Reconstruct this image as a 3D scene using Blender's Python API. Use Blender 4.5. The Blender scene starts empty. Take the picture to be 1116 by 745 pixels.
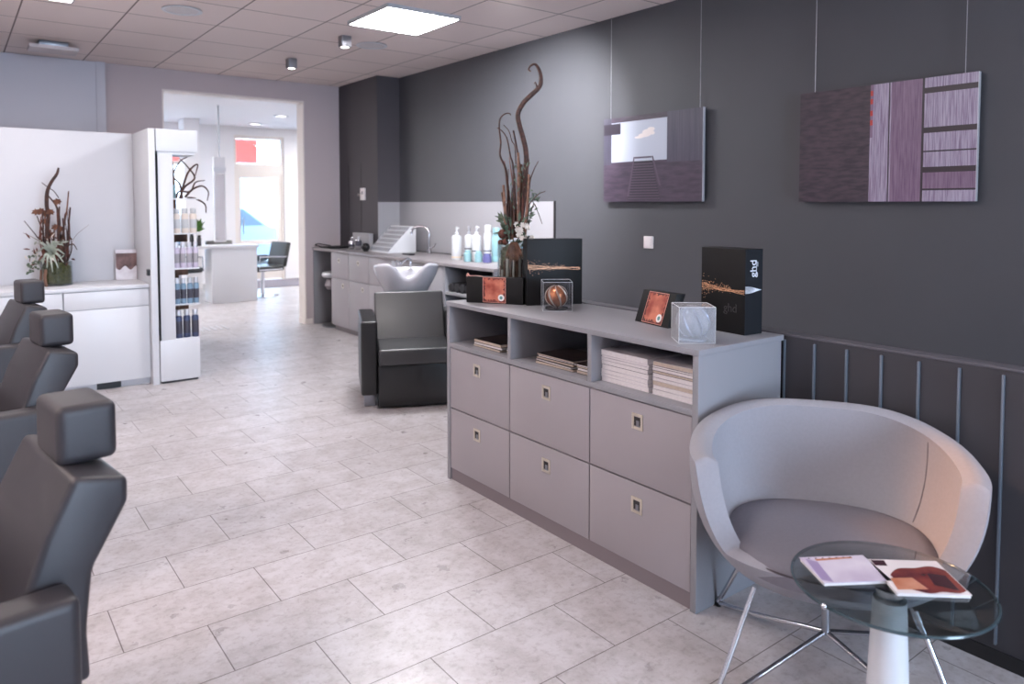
import bpy, bmesh, math, random
from mathutils import Vector, Matrix
random.seed(7)
R = math.radians
sc = bpy.context.scene
C = sc.collection
PI = math.pi

# ------------------------------------------------------------------ helpers
def lin(v):
    v /= 255.0
    return v / 12.92 if v <= 0.04045 else ((v + 0.055) / 1.055) ** 2.4
def col(r, g, b): return (lin(r), lin(g), lin(b), 1.0)

def mat(name, rgb, rough=0.5, metal=0.0, noise=None, bump=0.0, bscale=60.0, coat=0.0, spec=0.5, emit=None, estr=0.0):
    m = bpy.data.materials.new(name); m.use_nodes = True
    nt = m.node_tree; b = nt.nodes['Principled BSDF']
    b.inputs['Base Color'].default_value = col(*rgb)
    b.inputs['Roughness'].default_value = rough
    b.inputs['Metallic'].default_value = metal
    b.inputs['Specular IOR Level'].default_value = spec
    b.inputs['Coat Weight'].default_value = coat
    if emit:
        b.inputs['Emission Color'].default_value = col(*emit); b.inputs['Emission Strength'].default_value = estr
    tc = nt.nodes.new('ShaderNodeTexCoord')
    if noise:                       # (rgb2, scale[, stretch])
        n = nt.nodes.new('ShaderNodeTexNoise'); n.inputs['Scale'].default_value = noise[1]; n.inputs['Detail'].default_value = 5
        mp = nt.nodes.new('ShaderNodeMapping')
        if len(noise) > 2: mp.inputs['Scale'].default_value = noise[2]
        nt.links.new(tc.outputs['Object'], mp.inputs['Vector']); nt.links.new(mp.outputs['Vector'], n.inputs['Vector'])
        mx = nt.nodes.new('ShaderNodeMix'); mx.data_type = 'RGBA'
        cr = nt.nodes.new('ShaderNodeValToRGB'); cr.color_ramp.elements[0].position = 0.35; cr.color_ramp.elements[1].position = 0.65
        nt.links.new(n.outputs['Fac'], cr.inputs['Fac'])
        nt.links.new(cr.outputs['Color'], mx.inputs['Factor'])
        mx.inputs['A'].default_value = col(*rgb); mx.inputs['B'].default_value = col(*noise[0])
        nt.links.new(mx.outputs['Result'], b.inputs['Base Color'])
    if bump:
        n2 = nt.nodes.new('ShaderNodeTexNoise'); n2.inputs['Scale'].default_value = bscale; n2.inputs['Detail'].default_value = 3
        nt.links.new(tc.outputs['Object'], n2.inputs['Vector'])
        bp = nt.nodes.new('ShaderNodeBump'); bp.inputs['Strength'].default_value = bump; bp.inputs['Distance'].default_value = 0.002
        nt.links.new(n2.outputs['Fac'], bp.inputs['Height']); nt.links.new(bp.outputs['Normal'], b.inputs['Normal'])
    return m

def glass_mat(name, tint, gloss=0.12, rough=0.02, milk=0.0, milk_rgb=(220, 228, 235)):
    """thin clear sheet: transparent with a mirror coat, optionally a little milky"""
    m = bpy.data.materials.new(name); m.use_nodes = True
    nt = m.node_tree; nt.nodes.clear()
    out = nt.nodes.new('ShaderNodeOutputMaterial')
    t = nt.nodes.new('ShaderNodeBsdfTransparent'); t.inputs['Color'].default_value = col(*tint)
    g = nt.nodes.new('ShaderNodeBsdfGlossy'); g.inputs['Roughness'].default_value = rough
    lw = nt.nodes.new('ShaderNodeLayerWeight'); lw.inputs['Blend'].default_value = .5
    pw = nt.nodes.new('ShaderNodeMath'); pw.operation = 'POWER'; pw.inputs[1].default_value = 4.0
    nt.links.new(lw.outputs['Facing'], pw.inputs[0])
    ma = nt.nodes.new('ShaderNodeMath'); ma.operation = 'MULTIPLY_ADD'; ma.inputs[1].default_value = .75; ma.inputs[2].default_value = gloss * .2
    nt.links.new(pw.outputs[0], ma.inputs[0])
    mx = nt.nodes.new('ShaderNodeMixShader')
    nt.links.new(ma.outputs[0], mx.inputs[0]); nt.links.new(t.outputs[0], mx.inputs[1]); nt.links.new(g.outputs[0], mx.inputs[2])
    last = mx
    if milk > 0:
        d = nt.nodes.new('ShaderNodeBsdfDiffuse'); d.inputs['Color'].default_value = col(*milk_rgb)
        m2 = nt.nodes.new('ShaderNodeMixShader'); m2.inputs[0].default_value = milk
        nt.links.new(mx.outputs[0], m2.inputs[1]); nt.links.new(d.outputs[0], m2.inputs[2]); last = m2
    nt.links.new(last.outputs[0], out.inputs['Surface'])
    return m

def NB(): return bmesh.new()

def box(bm, x0, x1, y0, y1, z0, z1, bev=0.0, seg=2, M=None, mi=0):
    r = bmesh.ops.create_cube(bm, size=1.0)
    vs = r['verts']
    for v in vs:
        v.co = Vector((x0 + (v.co.x + .5) * (x1 - x0), y0 + (v.co.y + .5) * (y1 - y0), z0 + (v.co.z + .5) * (z1 - z0)))
    fs = set(f for v in vs for f in v.link_faces)
    for f in fs: f.material_index = mi
    if bev > 0:
        es = list(set(e for v in vs for e in v.link_edges))
        rr = bmesh.ops.bevel(bm, geom=es, offset=bev, segments=seg, profile=0.6, affect='EDGES')
        vs = list(set(vs) | set(rr['verts'])); vs = [v for v in vs if v.is_valid]
        for f in rr['faces']: f.material_index = mi
    if M is not None: bmesh.ops.transform(bm, matrix=M, verts=vs)
    return vs

def lathe(bm, prof, seg=28, cx=0, cy=0, cz=0, M=None, mi=0, sx=1, sy=1):
    rings = []; allv = []
    for r, z in prof:
        if r < 1e-6:
            v = bm.verts.new((cx, cy, cz + z)); rings.append([v]); allv.append(v)
        else:
            ring = [bm.verts.new((cx + sx * r * math.cos(2 * PI * i / seg), cy + sy * r * math.sin(2 * PI * i / seg), cz + z)) for i in range(seg)]
            rings.append(ring); allv += ring
    for a, b in zip(rings, rings[1:]):
        for i in range(seg):
            j = (i + 1) % seg
            if len(a) == 1 and len(b) == 1: continue
            if len(a) == 1: f = bm.faces.new((a[0], b[j], b[i]))
            elif len(b) == 1: f = bm.faces.new((a[i], a[j], b[0]))
            else: f = bm.faces.new((a[i], a[j], b[j], b[i]))
            f.material_index = mi
    if M is not None: bmesh.ops.transform(bm, matrix=M, verts=allv)
    return allv

def cyl(bm, cx, cy, z0, z1, r, seg=24, bev=0.0, M=None, mi=0):
    b = min(bev, r * .9)
    if b > 0: p = [(0, z0), (r - b, z0), (r, z0 + b), (r, z1 - b), (r - b, z1), (0, z1)]
    else: p = [(0, z0), (r, z0), (r, z1), (0, z1)]
    return lathe(bm, p, seg, cx, cy, 0, M, mi)

def catmull(pts, n=6):
    P = [Vector(p) for p in pts]
    if len(P) < 3: return P
    P = [2 * P[0] - P[1]] + P + [2 * P[-1] - P[-2]]
    out = []
    for i in range(1, len(P) - 2):
        a, b, c, d = P[i - 1:i + 3]
        for k in range(n):
            t = k / n
            out.append(.5 * ((2 * b) + (c - a) * t + (2 * a - 5 * b + 4 * c - d) * t * t + (3 * b - a - 3 * c + d) * t ** 3))
    out.append(P[-2]); return out

def tube(bm, pts, r, seg=8, smooth=0, mi=0, caps=True):
    """sweep along points; r number or list (start..end interpolated)"""
    P = catmull(pts, smooth) if smooth else [Vector(p) for p in pts]
    n = len(P)
    def rad(i):
        if isinstance(r, (int, float)): return r
        t = i / max(1, n - 1) * (len(r) - 1); k = min(int(t), len(r) - 2); return r[k] + (r[k + 1] - r[k]) * (t - k)
    up = None; rings = []
    for i in range(n):
        d = (P[min(i + 1, n - 1)] - P[max(i - 1, 0)]).normalized()
        if up is None:
            up = d.orthogonal().normalized()
        up = (up - d * up.dot(d))
        if up.length < 1e-6: up = d.orthogonal()
        up.normalize(); s = d.cross(up)
        q = rad(i)
        rings.append([bm.verts.new(P[i] + q * (math.cos(2 * PI * k / seg) * up + math.sin(2 * PI * k / seg) * s)) for k in range(seg)])
    for a, b in zip(rings, rings[1:]):
        for k in range(seg):
            j = (k + 1) % seg
            f = bm.faces.new((a[k], a[j], b[j], b[k])); f.material_index = mi
    if caps:
        f = bm.faces.new(rings[0][::-1]); f.material_index = mi
        f = bm.faces.new(rings[-1]); f.material_index = mi

def prism(bm, poly, axis, a0, a1, bev=0.0, seg=2, mi=0):
    """poly = 2D points in the plane of the other two axes (order: x,y,z minus axis), extruded from a0 to a1"""
    def P(p, a):
        return {'x': (a, p[0], p[1]), 'y': (p[0], a, p[1]), 'z': (p[0], p[1], a)}[axis]
    A = [bm.verts.new(P(p, a0)) for p in poly]; B = [bm.verts.new(P(p, a1)) for p in poly]
    n = len(poly); fs = [bm.faces.new(A), bm.faces.new(B[::-1])]
    for i in range(n):
        j = (i + 1) % n
        fs.append(bm.faces.new((A[i], B[i], B[j], A[j])))
    for f in fs: f.material_index = mi
    bmesh.ops.recalc_face_normals(bm, faces=fs)
    if bev > 0:
        es = list(set(e for f in fs for e in f.edges))
        bmesh.ops.bevel(bm, geom=es, offset=bev, segments=seg, profile=0.6, affect='EDGES')

def sphere(bm, c, r, u=20, v=12, sz=1.0, mi=0):
    prof = [(r * math.sin(PI * i / v), -r * sz * math.cos(PI * i / v)) for i in range(v + 1)]
    prof[0] = (0, prof[0][1]); prof[-1] = (0, prof[-1][1])
    return lathe(bm, prof, u, c[0], c[1], c[2], mi=mi)

def quad(bm, pts, mi=0):
    f = bm.faces.new([bm.verts.new(p) for p in pts]); f.material_index = mi; return f

OFF = {}
def obj(name, bm, mats, parent=None, world=True, smooth=True, recalc=True, ang=38, mods=None):
    """link bm as ONE mesh object; world=True: bm is in world axes and is moved into the parent's frame"""
    if recalc: bmesh.ops.recalc_face_normals(bm, faces=bm.faces[:])
    if parent is not None and world:
        bmesh.ops.translate(bm, verts=bm.verts[:], vec=-OFF.get(parent.name, Vector((0, 0, 0))))
    me = bpy.data.meshes.new(name); bm.to_mesh(me); bm.free()
    for m in (mats if isinstance(mats, (list, tuple)) else [mats]): me.materials.append(m)
    if smooth:
        me.shade_smooth(); me.set_sharp_from_angle(angle=R(ang))
    o = bpy.data.objects.new(name, me); C.objects.link(o)
    if parent is not None:
        o.parent = parent; OFF[o.name] = OFF.get(parent.name, Vector((0, 0, 0))) if world else Vector((0, 0, 0))
    return o

def thing(name, label, cat, loc=(0, 0, 0), rotz=0.0, group=None):
    o = bpy.data.objects.new(name, None); C.objects.link(o)
    o.empty_display_size = .1
    o.location = loc; o.rotation_euler = (0, 0, rotz); o['label'] = label; o['category'] = cat
    if group: o['group'] = group
    OFF[o.name] = Vector(loc)
    return o
def tag(o, label, cat, group=None):
    o['label'] = label; o['category'] = cat
    if group: o['group'] = group
    return o
def struct(name, bm, m, **k):
    o = obj(name, bm, m, **k); o['kind'] = 'structure'; return o
def dup(root, loc, rotz=None, label=None, group=None):
    r = root.copy(); C.objects.link(r); r.location = loc
    if rotz is not None: r.rotation_euler = (0, 0, rotz)
    if label: r['label'] = label
    if group: r['group'] = group
    for ch in list(root.children):
        c = ch.copy(); C.objects.link(c); c.parent = r
        for g in list(ch.children):
            d = g.copy(); C.objects.link(d); d.parent = c
    return r
def origin_to(o, p):
    """move a one-mesh thing's origin to its base"""
    p = Vector(p); o.data.transform(Matrix.Translation(-p)); o.location = p; return o
def text_bm(s, size, M):
    cu = bpy.data.curves.new('lettering', 'FONT'); cu.body = s; cu.size = size; cu.extrude = 0.0004; cu.align_x = 'CENTER'; cu.align_y = 'CENTER'
    t = bpy.data.objects.new('lettering', cu); C.objects.link(t)
    dg = bpy.context.evaluated_depsgraph_get(); dg.update()
    me = bpy.data.meshes.new_from_object(t.evaluated_get(dg))
    b = NB(); b.from_mesh(me); bmesh.ops.transform(b, matrix=M, verts=b.verts[:])
    bpy.data.objects.remove(t); bpy.data.curves.remove(cu); bpy.data.meshes.remove(me)
    return b

# ------------------------------------------------------------------ materials
m_wall_dark = mat('dark_grey_plaster', (72, 72, 77), .6, noise=((69, 69, 74), 1.5), bump=.12, bscale=180)
m_pillar = mat('charcoal_plaster', (66, 62, 67), .75, bump=.12, bscale=180)
m_wall_far = mat('mauve_grey_plaster', (190, 177, 179), .85, bump=.1, bscale=150)
m_jamb = mat('cream_jamb_paint', (226, 217, 212), .6)
m_white_wall = mat('white_plaster', (226, 224, 226), .8)
m_trim_dark = mat('grey_plinth_board', (124, 114, 118), .55)
m_lac = mat('grey_lacquer_front', (154, 148, 152), .42, noise=((150, 144, 148), 2.0))
m_lac_body = mat('grey_lacquer_carcass', (136, 135, 140), .42)
m_white = mat('white_lacquer', (206, 207, 211), .35)
m_white_panel = mat('white_laminate_panel', (200, 200, 205), .45, noise=((196, 196, 201), 1.2))
m_black_gap = mat('black_vent_gap_shade', (26, 25, 27), .5)
m_leather = mat('black_leather', (46, 43, 47), .45, bump=.12, bscale=350, spec=.5)
m_leather_blk = mat('black_leatherette', (17, 17, 19), .36, bump=.1, bscale=350, spec=.6)
m_pillow = mat('black_leather_headrest', (48, 45, 49), .48, bump=.15, bscale=350, spec=.5)
m_leather_gloss = mat('black_glossy_leather', (30, 30, 33), .36, bump=.06, bscale=300, spec=1.0)
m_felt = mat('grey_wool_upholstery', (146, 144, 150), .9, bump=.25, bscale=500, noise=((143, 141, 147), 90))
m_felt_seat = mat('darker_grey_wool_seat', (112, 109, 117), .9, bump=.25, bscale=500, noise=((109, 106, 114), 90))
m_piping = mat('dark_piping', (58, 48, 54), .8)
m_chrome = mat('chrome', (205, 205, 210), .12, 1.0)
m_steel = mat('brushed_steel', (150, 152, 158), .35, 1.0)
m_beige_plate = mat('pale_nickel_plate', (205, 196, 182), .3, .6)
m_dark_trim_shade = mat('dark_trim_and_recess_shade', (38, 34, 36), .5)
m_batten = mat('steel_blue_strip', (112, 122, 134), .35, .5)
m_panelwall = mat('anthracite_panel', (58, 57, 62), .55)
m_ceramic = mat('white_ceramic', (192, 192, 199), .12, coat=.4)
m_black = mat('black_card', (11, 10, 11), .55, spec=.3)
m_black_gloss = mat('black_gloss', (22, 22, 24), .25)
m_navy_side = mat('black_card_side', (14, 16, 22), .5, spec=.4)
m_gold = mat('copper_print', (226, 170, 130), .4, .2)
m_silver_print = mat('silver_print', (226, 228, 235), .35)
m_print_grey = mat('faint_emboss', (46, 44, 46), .3)
m_paper = mat('paper_pages', (240, 236, 236), .8, noise=((222, 216, 216), 60, (1, 1, 18)))
m_paper2 = mat('cream_pages', (214, 200, 184), .8, noise=((190, 172, 158), 60, (1, 1, 18)))
m_cover_dark = mat('dark_cover', (28, 25, 28), .35, noise=((62, 48, 46), 14))
m_cover_white = mat('white_cover', (222, 218, 222), .3, noise=((190, 180, 186), 9))
m_wood_twig = mat('dark_brown_twig', (74, 44, 34), .7, noise=((42, 26, 24), 40), bump=.4, bscale=90)
m_wood_twig2 = mat('pale_brown_twig', (126, 92, 74), .75, noise=((92, 62, 50), 40), bump=.4, bscale=90)
m_bark = mat('bark_brown', (120, 88, 72), .85, noise=((70, 48, 40), 18, (1, 1, .3)), bump=.5, bscale=60)
m_moss = mat('olive_moss', (92, 88, 46), .95, noise=((58, 62, 32), 50), bump=.6, bscale=120)
m_leaf = mat('dusty_green_leaf', (92, 104, 86), .6, noise=((70, 84, 66), 20))
m_leaf_pale = mat('pale_sage_leaf', (172, 178, 166), .7, noise=((142, 152, 138), 20))
m_leaf_bright = mat('bright_green_leaf', (92, 130, 58), .6, noise=((66, 104, 42), 20))
m_flower = mat('ivory_blossom', (214, 204, 194), .8)
m_dry = mat('dried_orange_petal', (122, 82, 62), .85, noise=((84, 50, 40), 30))
m_pod = mat('seed_pod_brown', (90, 48, 36), .7, bump=.5, bscale=80)
m_glass = glass_mat('clear_glass', (236, 240, 240), .25)
m_glass_top = glass_mat('smoked_glass_top', (214, 222, 223), .35)
m_glass_edge = glass_mat('green_glass_edge', (96, 128, 126), .3)
m_acryl = glass_mat('clear_acrylic', (244, 244, 246), .25, milk=.0)
m_acryl_blue = glass_mat('milky_acrylic', (232, 237, 244), .25, milk=.2, milk_rgb=(226, 222, 220))
m_pane = glass_mat('window_pane', (236, 244, 248), .15)
m_bronze = mat('bronze_bauble', (226, 146, 98), .22, .55, noise=((128, 58, 32), 16))
m_silver_ball = mat('silver_bauble', (238, 232, 226), .25, .2, noise=((186, 184, 190), 22))
m_red_art = mat('copper_red_picture', (140, 56, 42), .4, noise=((196, 116, 92), 16))
m_red_dark = mat('dark_red_picture', (116, 44, 38), .4, noise=((70, 24, 22), 30))
m_sticker = mat('white_sticker', (226, 224, 222), .5)
m_teal_print = mat('teal_print', (92, 140, 140), .5)
m_ribbon = mat('rose_ribbon', (226, 160, 144), .4)
m_bottle_white = mat('white_plastic', (176, 177, 180), .3)
m_bottle_aqua = mat('aqua_plastic', (122, 156, 162), .3)
m_bottle_teal = mat('teal_plastic', (124, 166, 172), .3)
m_bottle_lilac = mat('lilac_plastic', (188, 178, 196), .3)
m_bottle_beige = mat('champagne_plastic', (206, 194, 184), .3)
m_bottle_blue = mat('steel_blue_plastic', (116, 142, 164), .3)
m_bottle_navy = mat('navy_plastic', (58, 68, 98), .3)
m_label_grey = mat('grey_label', (150, 146, 150), .5)
m_label_dark = mat('dark_label', (60, 58, 70), .5)
m_cap_silver = mat('silver_cap', (200, 200, 206), .3, .7)
m_purple_jar = mat('violet_jar', (84, 84, 130), .35)
m_amber_band = mat('amber_band', (206, 178, 140), .4)
m_towel = mat('black_towel', (38, 36, 40), .95, bump=.6, bscale=200)
m_spot = mat('anodised_grey', (132, 130, 134), .4, .4)
m_led = mat('led_diffuser', (255, 255, 255), .5, emit=(250, 250, 255), estr=66.0)
m_led_dim = mat('led_diffuser_dim', (255, 255, 255), .5, emit=(255, 249, 248), estr=22.0)
m_led_left = mat('added_led_diffuser_left', (255, 255, 255), .5, emit=(255, 236, 230), estr=44.0)
m_led_far = mat('added_led_diffuser_far', (255, 255, 255), .5, emit=(255, 252, 250), estr=84.0)
m_spot_lens = mat('spot_lens', (255, 255, 255), .5, emit=(255, 246, 236), estr=8.0)
m_down_lens = mat('downlight_lens', (255, 255, 255), .5, emit=(255, 250, 244), estr=3.0)
m_alu = mat('aluminium_frame', (196, 197, 202), .4, .5)
m_speaker = mat('white_speaker_grille', (206, 200, 200), .7)
m_emerg = mat('pale_plastic', (206, 196, 196), .5)
m_switch = mat('switch_plastic', (222, 214, 214), .4)
m_wire = mat('steel_wire', (165, 165, 172), .35, .7)
m_grey_door = mat('grey_blue_panel', (196, 194, 202), .6)
m_splash = mat('pale_grey_splashback', (146, 144, 148), .3)
m_worktop = mat('grey_stone_worktop', (138, 132, 134), .35, noise=((128, 122, 125), 8))
m_car = mat('grey_blue_car_paint', (110, 122, 138), .3, .3, coat=.6)
m_car_glass = mat('dark_car_glass', (66, 74, 84), .1)
m_tyre = mat('tyre_rubber', (36, 36, 38), .8)
m_street = mat('pale_street_paving', (176, 174, 174), .9, noise=((160, 158, 158), 4))
m_facade = mat('pale_stone_facade', (214, 210, 206), .9, noise=((196, 192, 188), 3))
m_red_sign = mat('red_signboard', (240, 150, 144), .5)
_nt = m_red_sign.node_tree; _tr = _nt.nodes.new('ShaderNodeBsdfTranslucent'); _tr.inputs['Color'].default_value = col(246, 160, 152)
_mx = _nt.nodes.new('ShaderNodeMixShader'); _mx.inputs[0].default_value = .7
_nt.links.new(_nt.nodes['Principled BSDF'].outputs[0], _mx.inputs[1]); _nt.links.new(_tr.outputs[0], _mx.inputs[2]); _nt.links.new(_mx.outputs[0], _nt.nodes['Material Output'].inputs['Surface'])
m_mat_grey = mat('grey_entrance_matting', (120, 112, 120), .95, bump=.4, bscale=300)

# floor: running bond stone tiles
def floor_material():
    m = bpy.data.materials.new('stone_tiles'); m.use_nodes = True
    nt = m.node_tree; b = nt.nodes['Principled BSDF']; L = nt.links.new
    tc = nt.nodes.new('ShaderNodeTexCoord'); mp = nt.nodes.new('ShaderNodeMapping')
    L(tc.outputs['Object'], mp.inputs['Vector'])
    mp.inputs['Location'].default_value = (FX, FY, 0)
    br = nt.nodes.new('ShaderNodeTexBrick'); br.offset = .5; br.squash = 1
    br.inputs['Scale'].default_value = 1; br.inputs['Mortar Size'].default_value = .0022; br.inputs['Mortar Smooth'].default_value = .2
    br.inputs['Brick Width'].default_value = .553; br.inputs['Row Height'].default_value = .3333; br.inputs['Bias'].default_value = 0
    br.inputs['Color1'].default_value = col(198, 194, 197); br.inputs['Color2'].default_value = col(188, 184, 187); br.inputs['Mortar'].default_value = col(112, 103, 103)
    L(mp.outputs['Vector'], br.inputs['Vector'])
    def noise(scale, det, ro=.6):
        n = nt.nodes.new('ShaderNodeTexNoise'); n.inputs['Scale'].default_value = scale; n.inputs['Detail'].default_value = det; n.inputs['Roughness'].default_value = ro
        L(tc.outputs['Object'], n.inputs['Vector']); return n
    def ramp(n, p0, c0, p1, c1):
        r = nt.nodes.new('ShaderNodeValToRGB'); e = r.color_ramp.elements
        e[0].position = p0; e[0].color = c0; e[1].position = p1; e[1].color = c1; L(n.outputs['Fac'], r.inputs['Fac']); return r
    prev = br.outputs['Color']
    for n, a in ((ramp(noise(7, 8, .7), .36, (.72, .69, .66, 1), .60, (1, 1, 1, 1)), .8), (ramp(noise(34, 6, .7), .34, (.66, .62, .6, 1), .50, (1, 1, 1, 1)), .6), (ramp(noise(1.3, 2), .35, (.9, .88, .87, 1), .65, (1, 1, 1, 1)), 1)):
        mx = nt.nodes.new('ShaderNodeMix'); mx.data_type = 'RGBA'; mx.blend_type = 'MULTIPLY'; mx.inputs['Factor'].default_value = a
        L(prev, mx.inputs['A']); L(n.outputs['Color'], mx.inputs['B']); prev = mx.outputs['Result']
    L(prev, b.inputs['Base Color'])
    rr = ramp(noise(9, 4), .3, (.26, .26, .26, 1), .7, (.42, .42, .42, 1)); L(rr.outputs['Color'], b.inputs['Roughness'])
    bp = nt.nodes.new('ShaderNodeBump'); bp.inputs['Strength'].default_value = .25; bp.inputs['Distance'].default_value = .002; bp.invert = True
    L(br.outputs['Fac'], bp.inputs['Height']); L(bp.outputs['Normal'], b.inputs['Normal'])
    return m
FX, FY = -(0.157 - .553 * 0), -(2.455 - .3333 * 7)
m_floor = floor_material()

def ceiling_material():
    m = bpy.data.materials.new('ceiling_tiles'); m.use_nodes = True
    nt = m.node_tree; b = nt.nodes['Principled BSDF']; L = nt.links.new
    tc = nt.nodes.new('ShaderNodeTexCoord'); mp = nt.nodes.new('ShaderNodeMapping'); L(tc.outputs['Object'], mp.inputs['Vector'])
    mp.inputs['Location'].default_value = (-.475, -(5.975 - .695 * 8), 0)
    br = nt.nodes.new('ShaderNodeTexBrick'); br.offset = 0; br.inputs['Scale'].default_value = 1
    br.inputs['Brick Width'].default_value = .698; br.inputs['Row Height'].default_value = .695; br.inputs['Mortar Size'].default_value = .007; br.inputs['Mortar Smooth'].default_value = .3
    br.inputs['Color1'].default_value = col(232, 217, 212); br.inputs['Color2'].default_value = col(227, 212, 207); br.inputs['Mortar'].default_value = col(128, 114, 110)
    L(mp.outputs['Vector'], br.inputs['Vector']); L(br.outputs['Color'], b.inputs['Base Color'])
    b.inputs['Roughness'].default_value = .9
    bp = nt.nodes.new('ShaderNodeBump'); bp.inputs['Strength'].default_value = .5; bp.inputs['Distance'].default_value = .004; bp.invert = True
    L(br.outputs['Fac'], bp.inputs['Height']); L(bp.outputs['Normal'], b.inputs['Normal'])
    return m
m_ceil = ceiling_material()

# ------------------------------------------------------------------ room shell
ZC = 3.086; XR = 4.40; YF = 9.15; XL = -2.6; YB = -5.0; Y2 = 15.0
b = NB(); box(b, XL - .2, 9.0, YB - .2, Y2 + .2, -.12, 0); struct('floor', b, m_floor)
b = NB(); box(b, XL - .2, XR + .2, YB - .2, YF + .2, ZC, ZC + .12); struct('ceiling', b, m_ceil)
b = NB(); box(b, -1.0, 9.0, YF + .2, Y2 + .2, ZC, ZC + .12); struct('ceiling_far', b, m_white_wall)
b = NB(); box(b, XR, XR + .2, YB - .2, YF + .22, 0, ZC); struct('wall_right', b, m_wall_dark)
b = NB(); box(b, 4.10, XR, 8.06, YF, 0, ZC); struct('wall_pillar', b, m_pillar)
# far wall with its opening
OX0, OX1, OZ = 1.955, 3.62, 2.856
b = NB()
box(b, XL, OX0, YF, YF + .2, 0, ZC); box(b, OX1, XR, YF, YF + .2, 0, ZC); box(b, OX0, OX1, YF, YF + .2, OZ, ZC)
struct('wall_far', b, m_wall_far)
b = NB()
box(b, OX0 - .004, OX0 + .012, YF - .002, YF + .205, 0, OZ); box(b, OX1 - .012, OX1 + .004, YF - .002, YF + .205, 0, OZ); box(b, OX0, OX1, YF - .002, YF + .205, OZ - .012, OZ + .004)
struct('trim_1', b, m_jamb)
b = NB(); box(b, OX1, 3.70, YF - .015, YF, 0, .07); box(b, OX1 - .02, OX1 + .004, YF, YF + .2, 0, .07); struct('baseboard_far', b, m_jamb)
b = NB(); box(b, XL - .2, XL, YB - .2, YF + .2, 0, ZC); struct('wall_left', b, m_white_wall)
# rear wall: shop window behind the photographer
b = NB()
box(b, XL, XR, YB - .2, YB, 0, .25); box(b, XL, XR, YB - .2, YB, 2.75, ZC)
for x0, x1 in ((XL, 1.2), (2.9, XR)): box(b, x0, x1, YB - .2, YB, .25, 2.75)
struct('wall_rear', b, m_white_wall)
# far room walls
b = NB(); box(b, -1.0, -.8, YF + .2, Y2, 0, ZC); struct('wall_far_room_left', b, m_white_wall)
b = NB(); box(b, 8.8, 9.0, YF + .2, Y2, 0, ZC); struct('wall_far_room_right', b, m_white_wall)
b = NB(); box(b, XR + .2, 9.0, YF + .2, YF + .4, 0, ZC); struct('wall_far_room_front', b, m_white_wall)
# facade of the far room: openings x0,x1,z0,z1
b = NB()
ops = [(2.0, 3.74), (4.50, 5.50), (6.0, 8.4)]
xs = -.8
for x0, x1 in ops:
    box(b, xs, x0, Y2, Y2 + .2, 0, ZC); box(b, x0, x1, Y2, Y2 + .2, 2.92, ZC); xs = x1
box(b, xs, 8.8, Y2, Y2 + .2, 0, ZC); box(b, 6.0, 8.4, Y2, Y2 + .2, 0, .3); box(b, 2.0, 3.74, Y2, Y2 + .2, 0, .3)
struct('wall_facade', b, m_white_wall)
m_frame_white = mat('cream_window_frame', (222, 214, 208), .5)
b = NB()
for x0, x1 in ((4.50, 4.545), (5.452, 5.50)): box(b, x0, x1, Y2 + .03, Y2 + .13, 0, 2.92)
box(b, 4.545, 5.452, Y2 + .03, Y2 + .13, 2.86, 2.92); box(b, 4.545, 5.452, Y2 + .03, Y2 + .13, 2.16, 2.36)
d1 = struct('door_1', b, m_frame_white)
b = NB()
for x0, x1 in ((4.545, 4.62), (5.37, 5.452)): box(b, x0, x1, Y2 + .05, Y2 + .11, .02, 2.16)
box(b, 4.62, 5.37, Y2 + .05, Y2 + .11, .02, .26); box(b, 4.62, 5.37, Y2 + .05, Y2 + .11, 2.08, 2.16); box(b, 4.62, 5.37, Y2 + .04, Y2 + .12, .74, .82)
obj('door_leaf', b, m_frame_white, d1)
b = NB(); box(b, 4.62, 5.37, Y2 + .075, Y2 + .081, .26, 2.08); box(b, 4.545, 5.452, Y2 + .075, Y2 + .081, 2.36, 2.86); obj('pane', b, m_pane, d1)
b = NB(); tube(b, [(4.66, Y2 + .05, .95), (4.66, Y2 + .0, .95), (4.66, Y2 + .0, 1.25), (4.66, Y2 + .05, 1.25)], .012); obj('handle', b, m_steel, d1)
for n, (x0, x1) in enumerate(((2.0, 3.74), (6.0, 8.4))):
    b = NB()
    box(b, x0, x0 + .06, Y2 + .04, Y2 + .12, .3, 2.92); box(b, x1 - .06, x1, Y2 + .04, Y2 + .12, .3, 2.92)
    box(b, x0 + .06, x1 - .06, Y2 + .04, Y2 + .12, 2.86, 2.92); box(b, x0 + .06, x1 - .06, Y2 + .04, Y2 + .12, .3, .36); box(b, x0 + .06, x1 - .06, Y2 + .04, Y2 + .12, 2.3, 2.37)
    w = struct('window_%d' % (n + 1), b, m_frame_white)
    b = NB(); box(b, x0 + .06, x1 - .06, Y2 + .075, Y2 + .081, .36, 2.86); obj('pane', b, m_pane, w)
# white column in the far room
b = NB(); box(b, 3.36, 3.62, 14.1, 14.5, 0, ZC, .004); struct('wall_column', b, m_white_wall)

# low panelled wall behind the tub chair, steel-blue strips
PX = 2.765
b = NB(); box(b, PX, PX + .06, -1.6, 3.50, .05, 1.0); lw = struct('wall_low', b, m_panelwall)
b = NB(); box(b, PX - .004, PX + .066, -1.6, 3.50, 1.0, 1.010, .002); obj('cap', b, mat('panel_cap', (84, 82, 88), .5), lw)
for k in range(24):
    y = 1.746 - .1345 * k
    if y > -1.55:
        b = NB(); box(b, PX - .012, PX, y - .004, y + .004, .07, .985, .0015); obj('batten', b, m_batten, lw)
b = NB(); box(b, PX - .008, PX + .068, -1.6, 3.50, 0, .05); struct('baseboard_low', b, m_black_gap)

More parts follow.
